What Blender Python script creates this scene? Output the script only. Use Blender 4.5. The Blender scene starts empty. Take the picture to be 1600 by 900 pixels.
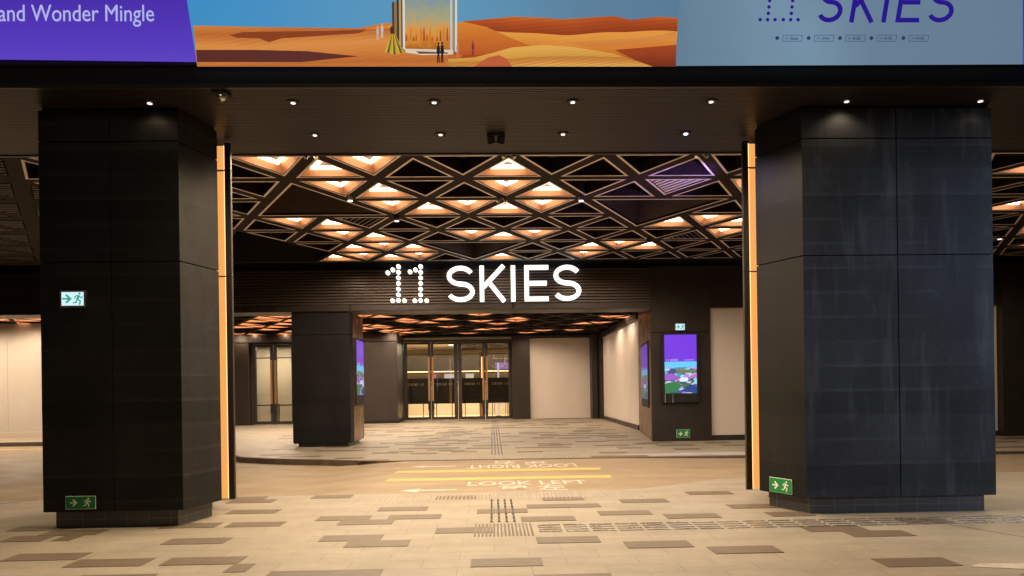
import bpy, bmesh, math, random
from mathutils import Vector, Matrix
random.seed(7)
C = bpy.context.scene.collection
S = bpy.context.scene
# ------------------------------------------------------------------ camera
EYE = 1.6; FPX = 1100.0; PY = 606.0
yaw = math.atan(31/1100); roll = math.radians(0.8)
F = Vector((math.sin(yaw), math.cos(yaw), 0)); R0 = Vector((math.cos(yaw), -math.sin(yaw), 0)); Z = Vector((0, 0, 1))
R = R0*math.cos(roll) - Z*math.sin(roll); U = Z*math.cos(roll) + R0*math.sin(roll)
cd = bpy.data.cameras.new("camera"); cam = bpy.data.objects.new("camera", cd); C.objects.link(cam)
cam.matrix_world = Matrix(((R.x, U.x, -F.x, 0), (R.y, U.y, -F.y, 0), (R.z, U.z, -F.z, EYE), (0, 0, 0, 1)))
cd.lens = 36*FPX/1600; cd.sensor_width = 36; cd.shift_y = (PY-450)/1600; cd.clip_end = 600; cd.clip_start = .05
S.camera = cam
# ------------------------------------------------------------------ night sky
w = bpy.data.worlds.new("World"); S.world = w; w.use_nodes = True
nt = w.node_tree; bg = nt.nodes["Background"]
sky = nt.nodes.new("ShaderNodeTexSky"); sky.sky_type = 'NISHITA'; sky.sun_disc = False
sky.sun_elevation = math.radians(-3.0); sky.sun_rotation = math.radians(200)
nt.links.new(sky.outputs[0], bg.inputs[0]); bg.inputs[1].default_value = 0.15
S.view_settings.view_transform = 'Standard'; S.view_settings.look = 'None'
S.view_settings.exposure = 0.0; S.view_settings.gamma = 1.0; S.view_settings.use_curve_mapping = False
S.render.engine = 'CYCLES'
cy = S.cycles; cy.use_denoising = True; cy.max_bounces = 7; cy.diffuse_bounces = 4; cy.glossy_bounces = 3
cy.transparent_max_bounces = 8; cy.transmission_bounces = 3; cy.sample_clamp_indirect = 6; cy.sample_clamp_direct = 0
cy.caustics_reflective = False; cy.caustics_refractive = False
try: cy.use_light_tree = True
except Exception: pass

# ------------------------------------------------------------------ picture measurements -> places in the world
def ray(u, v):
    return F + R*((u-800)/FPX) + U*((PY-v)/FPX)
def onY(u, v, Y):
    d = ray(u, v); t = Y/d.y; return Vector((d.x*t, Y, EYE+d.z*t))
def onZ(u, v, z=0.0):
    d = ray(u, v); t = (z-EYE)/d.z; return Vector((d.x*t, d.y*t, z))
def proj(p):
    q = Vector(p)-Vector((0, 0, EYE)); f = q.dot(F)
    return 800+FPX*q.dot(R)/f, PY-FPX*q.dot(U)/f

# ------------------------------------------------------------------ materials
def srgb(r, g, b):
    f = lambda c: (c/255/12.92) if c/255 <= .04045 else ((c/255+.055)/1.055)**2.4
    return (f(r), f(g), f(b))
MATS = {}
def mat(name, col, rough=.5, metal=0, spec=.5, noise=0, nscale=3, stretch=(1, 1, 1), bump=0, bscale=40, rvar=0):
    m = bpy.data.materials.new(name); m.use_nodes = True; n = m.node_tree.nodes; l = m.node_tree.links
    p = n["Principled BSDF"]; p.inputs["Base Color"].default_value = (*col, 1)
    p.inputs["Roughness"].default_value = rough; p.inputs["Metallic"].default_value = metal
    p.inputs["Specular IOR Level"].default_value = spec
    if noise or bump or rvar:
        tc = n.new("ShaderNodeTexCoord"); mp = n.new("ShaderNodeMapping"); mp.inputs["Scale"].default_value = stretch
        g = n.new("ShaderNodeNewGeometry"); l.new(g.outputs["Position"], mp.inputs[0])
    if noise:
        t = n.new("ShaderNodeTexNoise"); t.inputs["Scale"].default_value = nscale; t.inputs["Detail"].default_value = 6
        t.inputs["Roughness"].default_value = .6
        l.new(mp.outputs[0], t.inputs["Vector"])
        r = n.new("ShaderNodeValToRGB"); r.color_ramp.elements[0].position = .3; r.color_ramp.elements[1].position = .7
        r.color_ramp.elements[0].color = (*[c*(1-noise) for c in col], 1)
        r.color_ramp.elements[1].color = (*[min(1, c*(1+noise)) for c in col], 1)
        l.new(t.outputs[0], r.inputs[0]); l.new(r.outputs[0], p.inputs["Base Color"])
    if rvar:
        t = n.new("ShaderNodeTexNoise"); t.inputs["Scale"].default_value = 2.3; t.inputs["Detail"].default_value = 5
        l.new(mp.outputs[0], t.inputs["Vector"])
        mr = n.new("ShaderNodeMapRange"); mr.inputs[1].default_value = .3; mr.inputs[2].default_value = .7
        mr.inputs[3].default_value = rough-rvar; mr.inputs[4].default_value = rough+rvar
        l.new(t.outputs[0], mr.inputs[0]); l.new(mr.outputs[0], p.inputs["Roughness"])
    if bump:
        t = n.new("ShaderNodeTexNoise"); t.inputs["Scale"].default_value = bscale
        b = n.new("ShaderNodeBump"); b.inputs["Strength"].default_value = bump; b.inputs["Distance"].default_value = .01
        l.new(mp.outputs[0], t.inputs["Vector"])
        l.new(t.outputs[0], b.inputs["Height"]); l.new(b.outputs[0], p.inputs["Normal"])
    MATS[name] = m; return m
def emis(name, col, st):
    m = bpy.data.materials.new(name); m.use_nodes = True; n = m.node_tree.nodes; l = m.node_tree.links
    p = n["Principled BSDF"]; p.inputs["Base Color"].default_value = (.02, .02, .02, 1); p.inputs["Roughness"].default_value = .4
    p.inputs["Emission Color"].default_value = (*col, 1); p.inputs["Emission Strength"].default_value = st
    MATS[name] = m; return m
def glassm(name, tint=(1, 1, 1), refl=.08):
    m = bpy.data.materials.new(name); m.use_nodes = True; n = m.node_tree.nodes; l = m.node_tree.links
    n.remove(n["Principled BSDF"]); o = n["Material Output"]
    t = n.new("ShaderNodeBsdfTransparent"); t.inputs[0].default_value = (*tint, 1)
    g = n.new("ShaderNodeBsdfGlossy"); g.inputs["Roughness"].default_value = .02
    mx = n.new("ShaderNodeMixShader"); fr = n.new("ShaderNodeFresnel"); fr.inputs[0].default_value = 1.5
    mu = n.new("ShaderNodeMath"); mu.operation = 'ADD'; mu.inputs[1].default_value = refl
    l.new(fr.outputs[0], mu.inputs[0]); l.new(mu.outputs[0], mx.inputs[0])
    l.new(t.outputs[0], mx.inputs[1]); l.new(g.outputs[0], mx.inputs[2]); l.new(mx.outputs[0], o.inputs[0]); return m

def paving_mat(name, c1, c2, joint, bw=.66, bh=.3, rough=.55):
    m = bpy.data.materials.new(name); m.use_nodes = True; n = m.node_tree.nodes; l = m.node_tree.links
    p = n["Principled BSDF"]; g = n.new("ShaderNodeNewGeometry")
    br = n.new("ShaderNodeTexBrick"); br.inputs["Scale"].default_value = 1; br.offset = .5
    br.inputs["Brick Width"].default_value = bw; br.inputs["Row Height"].default_value = bh
    br.inputs["Mortar Size"].default_value = .0035; br.inputs["Mortar Smooth"].default_value = .3
    br.inputs["Color1"].default_value = (*c1, 1); br.inputs["Color2"].default_value = (*c2, 1); br.inputs["Mortar"].default_value = (*joint, 1)
    l.new(g.outputs["Position"], br.inputs["Vector"])
    def noise(scale, det, stretch, lo, hi, a, b):
        mp = n.new("ShaderNodeMapping"); mp.inputs["Scale"].default_value = stretch; l.new(g.outputs["Position"], mp.inputs[0])
        t = n.new("ShaderNodeTexNoise"); t.inputs["Scale"].default_value = scale; t.inputs["Detail"].default_value = det; t.inputs["Roughness"].default_value = .65
        l.new(mp.outputs[0], t.inputs["Vector"]); mr = n.new("ShaderNodeMapRange")
        mr.inputs[1].default_value = lo; mr.inputs[2].default_value = hi; mr.inputs[3].default_value = a; mr.inputs[4].default_value = b
        l.new(t.outputs[0], mr.inputs[0]); return mr.outputs[0]
    a = noise(.8, 7, (1, 2.2, 1), .3, .7, .82, 1.08); b = noise(9, 5, (1, 1, 1), .3, .75, .94, 1.04)
    c = noise(.35, 8, (1, 1, 1), .58, .7, 1.0, .86)
    m1 = n.new("ShaderNodeMath"); m1.operation = 'MULTIPLY'; l.new(a, m1.inputs[0]); l.new(b, m1.inputs[1])
    m2 = n.new("ShaderNodeMath"); m2.operation = 'MULTIPLY'; l.new(m1.outputs[0], m2.inputs[0]); l.new(c, m2.inputs[1])
    mx = n.new("ShaderNodeVectorMath"); mx.operation = 'SCALE'; l.new(br.outputs["Color"], mx.inputs[0]); l.new(m2.outputs[0], mx.inputs["Scale"])
    l.new(mx.outputs[0], p.inputs["Base Color"])
    rr = noise(1.3, 6, (1, 1, 1), .3, .7, rough-.1, rough+.15); l.new(rr, p.inputs["Roughness"])
    bm_ = n.new("ShaderNodeBump"); bm_.inputs["Strength"].default_value = .15; bm_.inputs["Distance"].default_value = .004
    l.new(b, bm_.inputs["Height"]); l.new(bm_.outputs[0], p.inputs["Normal"])
    MATS[name] = m; return m

paving = paving_mat("paving", (.375, .32, .248), (.34, .295, .23), (.22, .185, .145))
dark_tile = mat("dark_tile", (.155, .115, .077), .55, noise=.18, nscale=6, stretch=(1, 3, 1), bump=.1)
def worn(name, col, base, lo=.42, hi=.56):
    m = mat(name, col, .6); n = m.node_tree.nodes; l = m.node_tree.links; p = n["Principled BSDF"]; g = n.new("ShaderNodeNewGeometry")
    t = n.new("ShaderNodeTexNoise"); t.inputs["Scale"].default_value = 5; t.inputs["Detail"].default_value = 9; t.inputs["Roughness"].default_value = .75; l.new(g.outputs["Position"], t.inputs["Vector"])
    r = n.new("ShaderNodeValToRGB"); r.color_ramp.elements[0].position = lo; r.color_ramp.elements[1].position = hi
    r.color_ramp.elements[0].color = (*[a*.55+b*.45 for a, b in zip(col, base)], 1); r.color_ramp.elements[1].color = (*col, 1)
    l.new(t.outputs[0], r.inputs[0]); l.new(r.outputs[0], p.inputs["Base Color"]); return m
roadm = mat("road", (.31, .235, .150), .6, noise=.16, nscale=1.1, stretch=(.6, 1.4, 1), bump=.3, bscale=90, rvar=.1)
kerbm = mat("kerb_stone", (.12, .09, .068), .65, noise=.25, nscale=5, bump=.2)
kerbface = mat("kerb_face", (.10, .07, .05), .7, noise=.5, nscale=3)
groundm = mat("ground", (.05, .05, .05), .8, noise=.1)
paint_white = worn("paint_white", (.66, .60, .52), (.36, .28, .19))
paint_yellow = worn("paint_yellow", (.64, .46, .13), (.36, .28, .17))
steel = mat("steel", (.62, .6, .56), .28, metal=1, rvar=.1)
stud_m = mat("stud_steel", (.42, .37, .31), .5, metal=.4)
bar_dark = mat("bar_dark", (.035, .022, .018), .5)
brown_metal = mat("brown_metal", (.043, .033, .028), .42, metal=.3, noise=.12, nscale=2, rvar=.06)
brown_dark = mat("brown_dark", (.03, .023, .02), .5, noise=.15, nscale=3)
black_m = mat("black_matte", (.012, .011, .011), .7)
bronze = mat("bronze", (.22, .12, .075), .3, metal=.7, noise=.15, nscale=2, stretch=(1, 1, .4), rvar=.08)
beam_m = mat("ceiling_beam", (.020, .011, .0085), .7, spec=.15, noise=.2, nscale=4)
trim_m = mat("ceiling_trim", (.86, .74, .66), .4)
coffer_m = mat("coffer_copper", (.80, .47, .29), .42, noise=.06, nscale=8)
slat_m = mat("slat_wood", (.05, .032, .024), .5, noise=.3, nscale=5, stretch=(.3, 4, 4))
soffit_m = mat("soffit_slat", (.036, .028, .026), .45, metal=.2, noise=.1, nscale=2)
pale_wall = mat("pale_wall", (.76, .68, .62), .6, noise=.05, nscale=.9, stretch=(1, 1, .5))
cream_wall = mat("cream_wall", (.62, .53, .40), .6, noise=.05, nscale=1)
glass = glassm("glass", (.9, .88, .84), .05)
brass = mat("brass", (.62, .36, .17), .3, metal=.8)
plinth_tile = None
warm_ring = emis("coffer_lamp", (1.0, .68, .45), 9)
warm_ring2 = emis("coffer_lamp_low", (1.0, .58, .33), 8)
strip_m = emis("strip_light", (1.0, .42, .11), .95)
strip_hot = emis("strip_light_edge", (1.0, .56, .22), 2.0)
sign_white = emis("sign_letter", (1.0, .96, .84), 2.0)
halo_m = emis("sign_halo", (1.0, .95, .84), 2.2)  # letter return edges set glowing for the halo and to light the ribs
lamp_white = emis("lamp_white", (1.0, .90, .78), 1.6)

def cladding(name, col, band=.35, streak=.0, rough=.5, vert=0):
    """dark stone-look tile with fine grain, faint horizontal courses and water streaks"""
    m = bpy.data.materials.new(name); m.use_nodes = True; n = m.node_tree.nodes; l = m.node_tree.links
    p = n["Principled BSDF"]; g = n.new("ShaderNodeNewGeometry"); sp = n.new("ShaderNodeSeparateXYZ"); l.new(g.outputs["Position"], sp.inputs[0])
    # horizontal courses every 0.3 m
    mo = n.new("ShaderNodeMath"); mo.operation = 'WRAP'; mo.inputs[1].default_value = .30; mo.inputs[2].default_value = 0
    l.new(sp.outputs[2], mo.inputs[0])
    cr = n.new("ShaderNodeMapRange"); cr.inputs[1].default_value = 0; cr.inputs[2].default_value = .05; cr.inputs[3].default_value = 1; cr.inputs[4].default_value = 0
    l.new(mo.outputs[0], cr.inputs[0])
    def nz(scale, st, lo, hi, a, b, det=6):
        mp = n.new("ShaderNodeMapping"); mp.inputs["Scale"].default_value = st; l.new(g.outputs["Position"], mp.inputs[0])
        t = n.new("ShaderNodeTexNoise"); t.inputs["Scale"].default_value = scale; t.inputs["Detail"].default_value = det; l.new(mp.outputs[0], t.inputs["Vector"])
        mr = n.new("ShaderNodeMapRange"); mr.inputs[1].default_value = lo; mr.inputs[2].default_value = hi; mr.inputs[3].default_value = a; mr.inputs[4].default_value = b
        l.new(t.outputs[0], mr.inputs[0]); return mr.outputs[0]
    def op(o, a, b):
        q = n.new("ShaderNodeMath"); q.operation = o
        for i, x in enumerate((a, b)):
            if isinstance(x, (int, float)): q.inputs[i].default_value = x
            else: l.new(x, q.inputs[i])
        return q.outputs[0]
    grain = nz(14, (1, 1, 9), .3, .7, .75, 1.25); cloud = nz(1.2, (1, 1, .5), .35, .7, .7, 1.35); stre = nz(7, (1, 1, .12), .55, .75, 0, streak)
    b1 = op('MULTIPLY', cr.outputs[0], nz(1.0, (1, 1, 1), .4, .6, 0, band))
    fl_ = op('FLOOR', op('DIVIDE', sp.outputs[2], .30), 0); wn = n.new("ShaderNodeTexWhiteNoise"); wn.noise_dimensions = '1D'; l.new(fl_, wn.inputs["W"])
    course = op('ADD', op('MULTIPLY', wn.outputs["Value"], .5), .75)
    scuff = nz(3.5, (1, 1, .7), .62, .72, 0, .5, 9)
    tot = op('ADD', op('MULTIPLY', op('MULTIPLY', grain, cloud), course), op('ADD', op('ADD', b1, scuff), stre))
    p.inputs["Specular IOR Level"].default_value = .3
    sc = n.new("ShaderNodeVectorMath"); sc.operation = 'SCALE'; sc.inputs[0].default_value = col; l.new(tot, sc.inputs["Scale"])
    l.new(sc.outputs[0], p.inputs["Base Color"])
    l.new(nz(2, (1, 1, .4), .3, .7, rough-.08, rough+.1), p.inputs["Roughness"])
    bp = n.new("ShaderNodeBump"); bp.inputs["Strength"].default_value = .25; bp.inputs["Distance"].default_value = .003; l.new(grain, bp.inputs["Height"]); l.new(bp.outputs[0], p.inputs["Normal"])
    return m
clad = cladding("dark_cladding", (.014, .0132, .0132), 1.2, rough=.7)
clad_lit = cladding("dark_cladding_lit", (.034, .037, .044), .8, streak=1.1, rough=.68)  # paler bluish copy of the dark tile, cool light put into its colour
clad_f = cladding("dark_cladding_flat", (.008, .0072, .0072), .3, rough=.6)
def plinthmat():
    m = bpy.data.materials.new("plinth_tile"); m.use_nodes = True; n = m.node_tree.nodes; l = m.node_tree.links
    p = n["Principled BSDF"]; g = n.new("ShaderNodeNewGeometry"); sp = n.new("ShaderNodeSeparateXYZ"); l.new(g.outputs["Position"], sp.inputs[0])
    ad = n.new("ShaderNodeMath"); l.new(sp.outputs[0], ad.inputs[0]); l.new(sp.outputs[1], ad.inputs[1])
    cb = n.new("ShaderNodeCombineXYZ"); l.new(ad.outputs[0], cb.inputs[0]); l.new(sp.outputs[2], cb.inputs[1])
    br = n.new("ShaderNodeTexBrick"); br.offset = 0; br.inputs["Scale"].default_value = 1; br.inputs["Brick Width"].default_value = .26; br.inputs["Row Height"].default_value = .1
    br.inputs["Mortar Size"].default_value = .003; br.inputs["Color1"].default_value = (.045, .045, .05, 1); br.inputs["Color2"].default_value = (.06, .06, .068, 1); br.inputs["Mortar"].default_value = (.14, .14, .145, 1)
    l.new(cb.outputs[0], br.inputs["Vector"]); l.new(br.outputs[0], p.inputs["Base Color"]); p.inputs["Roughness"].default_value = .35
    return m
plinth_tile = plinthmat()

# ------------------------------------------------------------------ mesh helpers
class MB:
    def __init__(s): s.v = []; s.f = []
    def box(s, x0, x1, y0, y1, z0, z1):
        x0, x1 = sorted((x0, x1)); y0, y1 = sorted((y0, y1)); z0, z1 = sorted((z0, z1))
        b = len(s.v); s.v += [(x0, y0, z0), (x1, y0, z0), (x1, y1, z0), (x0, y1, z0), (x0, y0, z1), (x1, y0, z1), (x1, y1, z1), (x0, y1, z1)]
        s.f += [tuple(b+i for i in q) for q in ((0, 3, 2, 1), (4, 5, 6, 7), (0, 1, 5, 4), (1, 2, 6, 5), (2, 3, 7, 6), (3, 0, 4, 7))]; return s
    def poly(s, pts):
        b = len(s.v); s.v += [tuple(p) for p in pts]; s.f.append(tuple(range(b, b+len(pts)))); return s
    def prism(s, pts, z0, z1):           # outline in x,y, counter-clockwise
        n = len(pts); b = len(s.v)
        s.v += [(p[0], p[1], z0) for p in pts]+[(p[0], p[1], z1) for p in pts]
        s.f.append(tuple(b+i for i in reversed(range(n)))); s.f.append(tuple(b+n+i for i in range(n)))
        for i in range(n): j = (i+1) % n; s.f.append((b+i, b+j, b+n+j, b+n+i))
        return s
    def loft(s, A, B):                   # ring of quads between two loops
        n = len(A); b = len(s.v); s.v += [tuple(p) for p in A]+[tuple(p) for p in B]
        for i in range(n): j = (i+1) % n; s.f.append((b+i, b+j, b+n+j, b+n+i))
        return s
    def cyl(s, c, r0, r1, z0, z1, n=16):
        A = [(c[0]+r0*math.cos(2*math.pi*i/n), c[1]+r0*math.sin(2*math.pi*i/n), z0) for i in range(n)]
        B = [(c[0]+r1*math.cos(2*math.pi*i/n), c[1]+r1*math.sin(2*math.pi*i/n), z1) for i in range(n)]
        s.loft(A, B); b = len(s.v)-2*n; s.f.append(tuple(b+i for i in reversed(range(n)))); s.f.append(tuple(b+n+i for i in range(n))); return s
    def tube(s, p, q, r, n=8):
        p = Vector(p); q = Vector(q); d = (q-p).normalized(); a = d.orthogonal().normalized(); c = d.cross(a)
        A = [p+(a*math.cos(2*math.pi*i/n)+c*math.sin(2*math.pi*i/n))*r for i in range(n)]; B = [x+(q-p) for x in A]
        s.loft(A, B); b = len(s.v)-2*n; s.f.append(tuple(b+i for i in reversed(range(n)))); s.f.append(tuple(b+n+i for i in range(n))); return s
    def build(s, name, m, parent=None, loc=None, rot=None, bevel=0):
        me = bpy.data.meshes.new(name); me.from_pydata(s.v, [], s.f); me.materials.append(m)
        bm = bmesh.new(); bm.from_mesh(me); bmesh.ops.recalc_face_normals(bm, faces=bm.faces); bm.to_mesh(me); bm.free()
        o = bpy.data.objects.new(name, me); C.objects.link(o)
        if parent: o.parent = parent
        if loc: o.location = loc
        if rot: o.rotation_euler = rot
        if bevel:
            b = o.modifiers.new("bevel", 'BEVEL'); b.width = bevel; b.segments = 2; b.limit_method = 'ANGLE'
        return o
def empty(name, loc, label, cat, group=None, rz=0, kind=None):
    o = bpy.data.objects.new(name, None); C.objects.link(o); o.location = loc; o.rotation_euler = (0, 0, rz); o.empty_display_size = .2
    return tag(o, label, cat, group, kind)
def tag(o, label=None, cat=None, group=None, kind=None):
    if label: o['label'] = label
    if cat: o['category'] = cat
    if group: o['group'] = group
    if kind: o['kind'] = kind
    return o
def struct(o): o['kind'] = 'structure'; return o
def ribbon(path, w):
    """left/right offsets of an open polyline, mitred -> outline polygon strips"""
    L, Rr = [], []; n = len(path)
    for i, p in enumerate(path):
        p = Vector(p)
        d0 = (p-Vector(path[i-1])).normalized() if i else None; d1 = (Vector(path[i+1])-p).normalized() if i < n-1 else None
        d = (d0+d1).normalized() if d0 and d1 else (d0 or d1)
        nn = Vector((-d.y, d.x)); k = 1
        if d0 and d1: k = 1/max(.35, nn.dot(Vector((-d0.y, d0.x))))
        L.append(p+nn*w/2*k); Rr.append(p-nn*w/2*k)
    return L, Rr
def stroke3(mb, path, w, to3, th):
    """solid stroke; to3(x,y,depth)->3d"""
    L, Rr = ribbon(path, w)
    for i in range(len(path)-1):
        a, b, c, d = L[i], L[i+1], Rr[i+1], Rr[i]; k = len(mb.v)
        for dep in (0, th): mb.v += [tuple(to3(q.x, q.y, dep)) for q in (a, b, c, d)]
        mb.f += [(k, k+1, k+2, k+3), (k+7, k+6, k+5, k+4), (k, k+4, k+5, k+1), (k+2, k+6, k+7, k+3)]
        if i == 0: mb.f.append((k, k+3, k+7, k+4))
        if i == len(path)-2: mb.f.append((k+1, k+5, k+6, k+2))
def disc3(mb, cx, cy_, r, to3, th, n=20):
    k = len(mb.v); P = [(cx+r*math.cos(2*math.pi*i/n), cy_+r*math.sin(2*math.pi*i/n)) for i in range(n)]
    for dep in (0, th): mb.v += [tuple(to3(x, y, dep)) for x, y in P]
    mb.f.append(tuple(range(k, k+n))); mb.f.append(tuple(reversed(range(k+n, k+2*n))))
    for i in range(n): j = (i+1) % n; mb.f.append((k+i, k+n+i, k+n+j, k+j))
def s_path(w, h, n=22):
    """centre line of a geometric S, box w x h, origin lower-left"""
    P = []; r = h/4; rx = w/2
    for i in range(n+1):
        a = math.radians(25+(270-25)*i/n); P.append((w/2+rx*math.cos(a)*.96, h*.75+r*math.sin(a)*1.0))
    Q = []
    for i in range(1, n+1):
        a = math.radians(90-(90+155)*i/n); Q.append((w/2+rx*math.cos(a), h*.25+r*math.sin(a)))
    return P+Q
def letters(ch, w, h, sw):
    """strokes of one capital, inside outer box w x h with stroke sw"""
    i = sw/2
    if ch == 'S': return [[(x+i, y+i) for x, y in s_path(w-sw, h-sw)]]
    if ch == 'K': return [[(i, 0), (i, h)], [(w-i*.7, h), (i*1.6, h*.40)], [(w*.36, h*.54), (w-i*.5, 0)]]
    if ch == 'I': return [[(w/2, 0), (w/2, h)]]
    if ch == 'E': return [[(w, i), (i, i), (i, h-i), (w, h-i)], [(sw, h/2), (w*.93, h/2)]]
def text_obj(name, txt, size, m, parent=None, mat_w=None, ext=.002, align='CENTER', sx=1, shear=0, bold=0):
    cu = bpy.data.curves.new(name, 'FONT'); cu.body = txt; cu.size = size; cu.extrude = ext; cu.align_x = align; cu.align_y = 'CENTER'; cu.offset = bold; cu.shear = shear
    cu.resolution_u = 4
    t = bpy.data.objects.new(name+"_tmp", cu); C.objects.link(t); dg = bpy.context.evaluated_depsgraph_get(); dg.update()
    me = bpy.data.meshes.new_from_object(t.evaluated_get(dg)); bpy.data.objects.remove(t); bpy.data.curves.remove(cu)
    if sx != 1: me.transform(Matrix.Diagonal((sx, 1, 1, 1)))
    me.materials.clear(); me.materials.append(m); me.name = name
    o = bpy.data.objects.new(name, me); C.objects.link(o)
    if mat_w is not None: me.transform(mat_w)
    if parent: o.parent = parent
    return o
def size_of(o):
    xs = [v.co.x for v in o.data.vertices]; ys = [v.co.y for v in o.data.vertices]; return min(xs), max(xs), min(ys), max(ys)
def fit_text(name, txt, x0, x1, y0, y1, m, parent, plane, ext=.0015, shear=0, bold=0):
    """text stretched to a local rectangle then placed by plane matrix"""
    o = text_obj(name, txt, 1, m, parent, ext=ext, shear=shear, bold=bold)
    a, b, c, d = size_of(o)
    M = Matrix.Translation((x0, y0, 0)) @ Matrix.Diagonal(((x1-x0)/(b-a), (y1-y0)/(d-c), 1, 1)) @ Matrix.Translation((-a, -c, 0))
    o.data.transform(plane @ M); return o
def wallplane(Y):      # local x->X, y->Z, z-> -Y
    return Matrix(((1, 0, 0, 0), (0, 0, -1, Y), (0, 1, 0, 0), (0, 0, 0, 1)))

# ================================================================== GROUND
struct(MB().poly([(-250, -250, -.3), (250, -250, -.3), (250, 250, -.3), (-250, 250, -.3)]).build("ground", groundm))
near_edge = [(-40, 10.85), (1.9, 10.85), (2.4, 10.98), (3.0, 11.35), (3.8, 11.9), (5.0, 12.1), (40, 12.1)]
pts = [(-40, -30), (40, -30)]+list(reversed(near_edge))
pn = struct(MB().prism(pts, -.28, 0).build("pavement", paving))
far_edge = [(-40, 24.2), (-9.6, 24.0), (-8.2, 22.5), (-7.3, 20.0), (-6.8, 18.2), (-6.1, 17.3), (-5.2, 16.8), (-4.0, 16.35), (-3.0, 16.0), (-2.2, 15.8), (3, 15.7), (40, 15.3)]
pts = far_edge+[(40, 60), (-40, 60)]
pf = struct(MB().prism([(x, y+.16) for x, y in pts[:len(far_edge)]]+pts[len(far_edge):], -.28, 0).build("pavement_far", paving))
# kerbs
def kerb(edge, side, name, m):
    L, _ = ribbon(edge, .3); mb = MB()
    inner = [(p[0], p[1]) if side > 0 else (p[0], p[1]) for p in edge]
    outer = [(p[0], p[1]+.158*side) for p in edge]
    for i in range(len(edge)-1):
        a, b, c, d = inner[i], inner[i+1], outer[i+1], outer[i]
        n = max(1, int(abs(b[0]-a[0])/.9)) if abs(a[0]) < 12 and abs(b[0]) < 12 else 1
        for k in range(n):
            t0, t1 = k/n, (k+1)/n-(.006/max(.1, abs(b[0]-a[0])))
            q = lambda s, e, t: (s[0]+(e[0]-s[0])*t, s[1]+(e[1]-s[1])*t)
            P = [q(a, b, t0), q(a, b, t1), q(d, c, t1), q(d, c, t0)]
            mb.prism(P, -.27, .001)
    return struct(mb.build(name, m))
kerb(far_edge, 1, "kerb", kerbm)
# road: a low carriageway that rises to a raised table at the crossing
nx, ny = 160, 12; xs = [-40+80*i/nx for i in range(nx+1)]; ys = [9.5+15*j/ny for j in range(ny+1)]
def roadz(x, y):
    a = abs(x-.35)
    return -.008 if a < 2.45 else -.008-.122*min(1, (a-2.45)/1.3) if x < 0 else -.008-.05*min(1, (a-2.45)/3)
me = MB(); me.v = [(x, y, roadz(x, y)) for y in ys for x in xs]
me.f = [(j*(nx+1)+i, j*(nx+1)+i+1, (j+1)*(nx+1)+i+1, (j+1)*(nx+1)+i) for j in range(ny) for i in range(nx)]
struct(me.build("road", roadm))
# dark planks set in the paving
near_px = [(382,777,1),(400,782,1),(400,801,1),(397,823,1),(317,845,1),(175,877,1.1),(80,867,1.1),(305,881,1.1),(362,891,.3),(470,896,1),(545,893,1),(185,899,1),
 (542,807,1),(572,818,1),(645,811,1),(545,845,1),(592,852,1),(632,793,1),(722,826,1),(796,875,1),(520,777,.9),(715,779,.9),(300,821,1),(120,831,1),(60,829,1),
 (875,780,.9),(858,789,1),(905,791,1),(788,801,1),(850,810,1),(1012,785,1),(975,803,1),(1085,806,1),(1110,771,1),(1185,793,1),(1235,804,.8),(895,844,1),(1025,851,1),(1167,857,1),
 (1310,828,1),(1385,836,1),(1422,875,1),(900,898,1),(1440,813,.8),(110,840,.3),(30,845,.7),(1560,860,.0)]
mb = MB()
TN = [0]
def tile(mb, x, y, w=.66, z=.004):
    TN[0] += 1; z += (TN[0] % 40)*4e-5
    mb.box(x-w/2, x+w/2, y-.149, y+.149, z-.0035, z)
for u, v, k in near_px:
    if k <= 0: continue
    p = onZ(u, v); j = math.floor(p.y/.3); x = round(p.x/.11)*.11
    tile(mb, x, j*.3+.15, .655*k)
random.seed(11)
for j in range(-20, 36):       # to either side and behind
    y = j*.3+.15
    x = -14+random.random()
    while x < 14:
        n = 1 if random.random() < .75 else 2
        vis = False
        if y > 5.6:
            u, v = proj((x, y, 0)); vis = -60 < u < 1660
        if random.random() < .13 and not vis and y < 10.5: tile(mb, x, y, .655)
        x += .66
mb.build("dark_paving_tile", dark_tile, pn)
mb = MB(); random.seed(5)
for j in range(53, 121):
    y = j*.3+.15; x = -7+(j % 2)*.33
    while x < 5.1 or (y < 20 and x < 17):
        if random.random() < .16 and not (y < 17 and -2.2 < x < 2.4) and not (y < 25 and x < -5.2-(y-16.8)*.45) and not (19.9 < y and x > 4.3) and not (x < -3.8 and 20.0 < y < 22.3):
            tile(mb, x, y, random.choice((.655, .655, .985)))
        x += .66
mb.build("dark_paving_tile", dark_tile, pf)
# pale worn strip with a painted reflection at the far kerb comes later
# ---- road paint
zr = -.004
def flat(name, pts, m, z=zr): return MB().prism(pts, z-.003, z).build(name, m)
for i, (ya, lab) in enumerate(((13.55, "yellow painted line across the crossing, the farther of the pair"), (12.35, "yellow painted line across the crossing, the nearer of the pair"))):
    o = flat("yellow_line", [(-1.92, ya), (2.08, ya), (2.12, ya+.36), (-1.86, ya+.36)], paint_yellow); tag(o, lab, "road marking", "yellow crossing lines")
def arrow(x0, x1, y, lab):
    hl = (x1-x0)*.36; o = flat("direction_arrow", [(x0, y), (x0+hl*.75, y-.16), (x0+hl, y-.20), (x0+hl*.85, y-.055), (x1, y-.05), (x1, y+.05), (x0+hl*.85, y+.055), (x0+hl, y+.20), (x0+hl*.75, y+.16)], paint_white)
    return tag(o, lab, "road marking", "arrows painted on the road")
p = onZ(626, 764); q = onZ(714, 763); arrow(p.x, q.x, 11.2, "white painted arrow pointing left in front of the nearer yellow line")
p = onZ(643, 727); q = onZ(712, 727); arrow(p.x, q.x, 14.62, "white painted arrow pointing left behind the farther yellow line")
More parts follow.
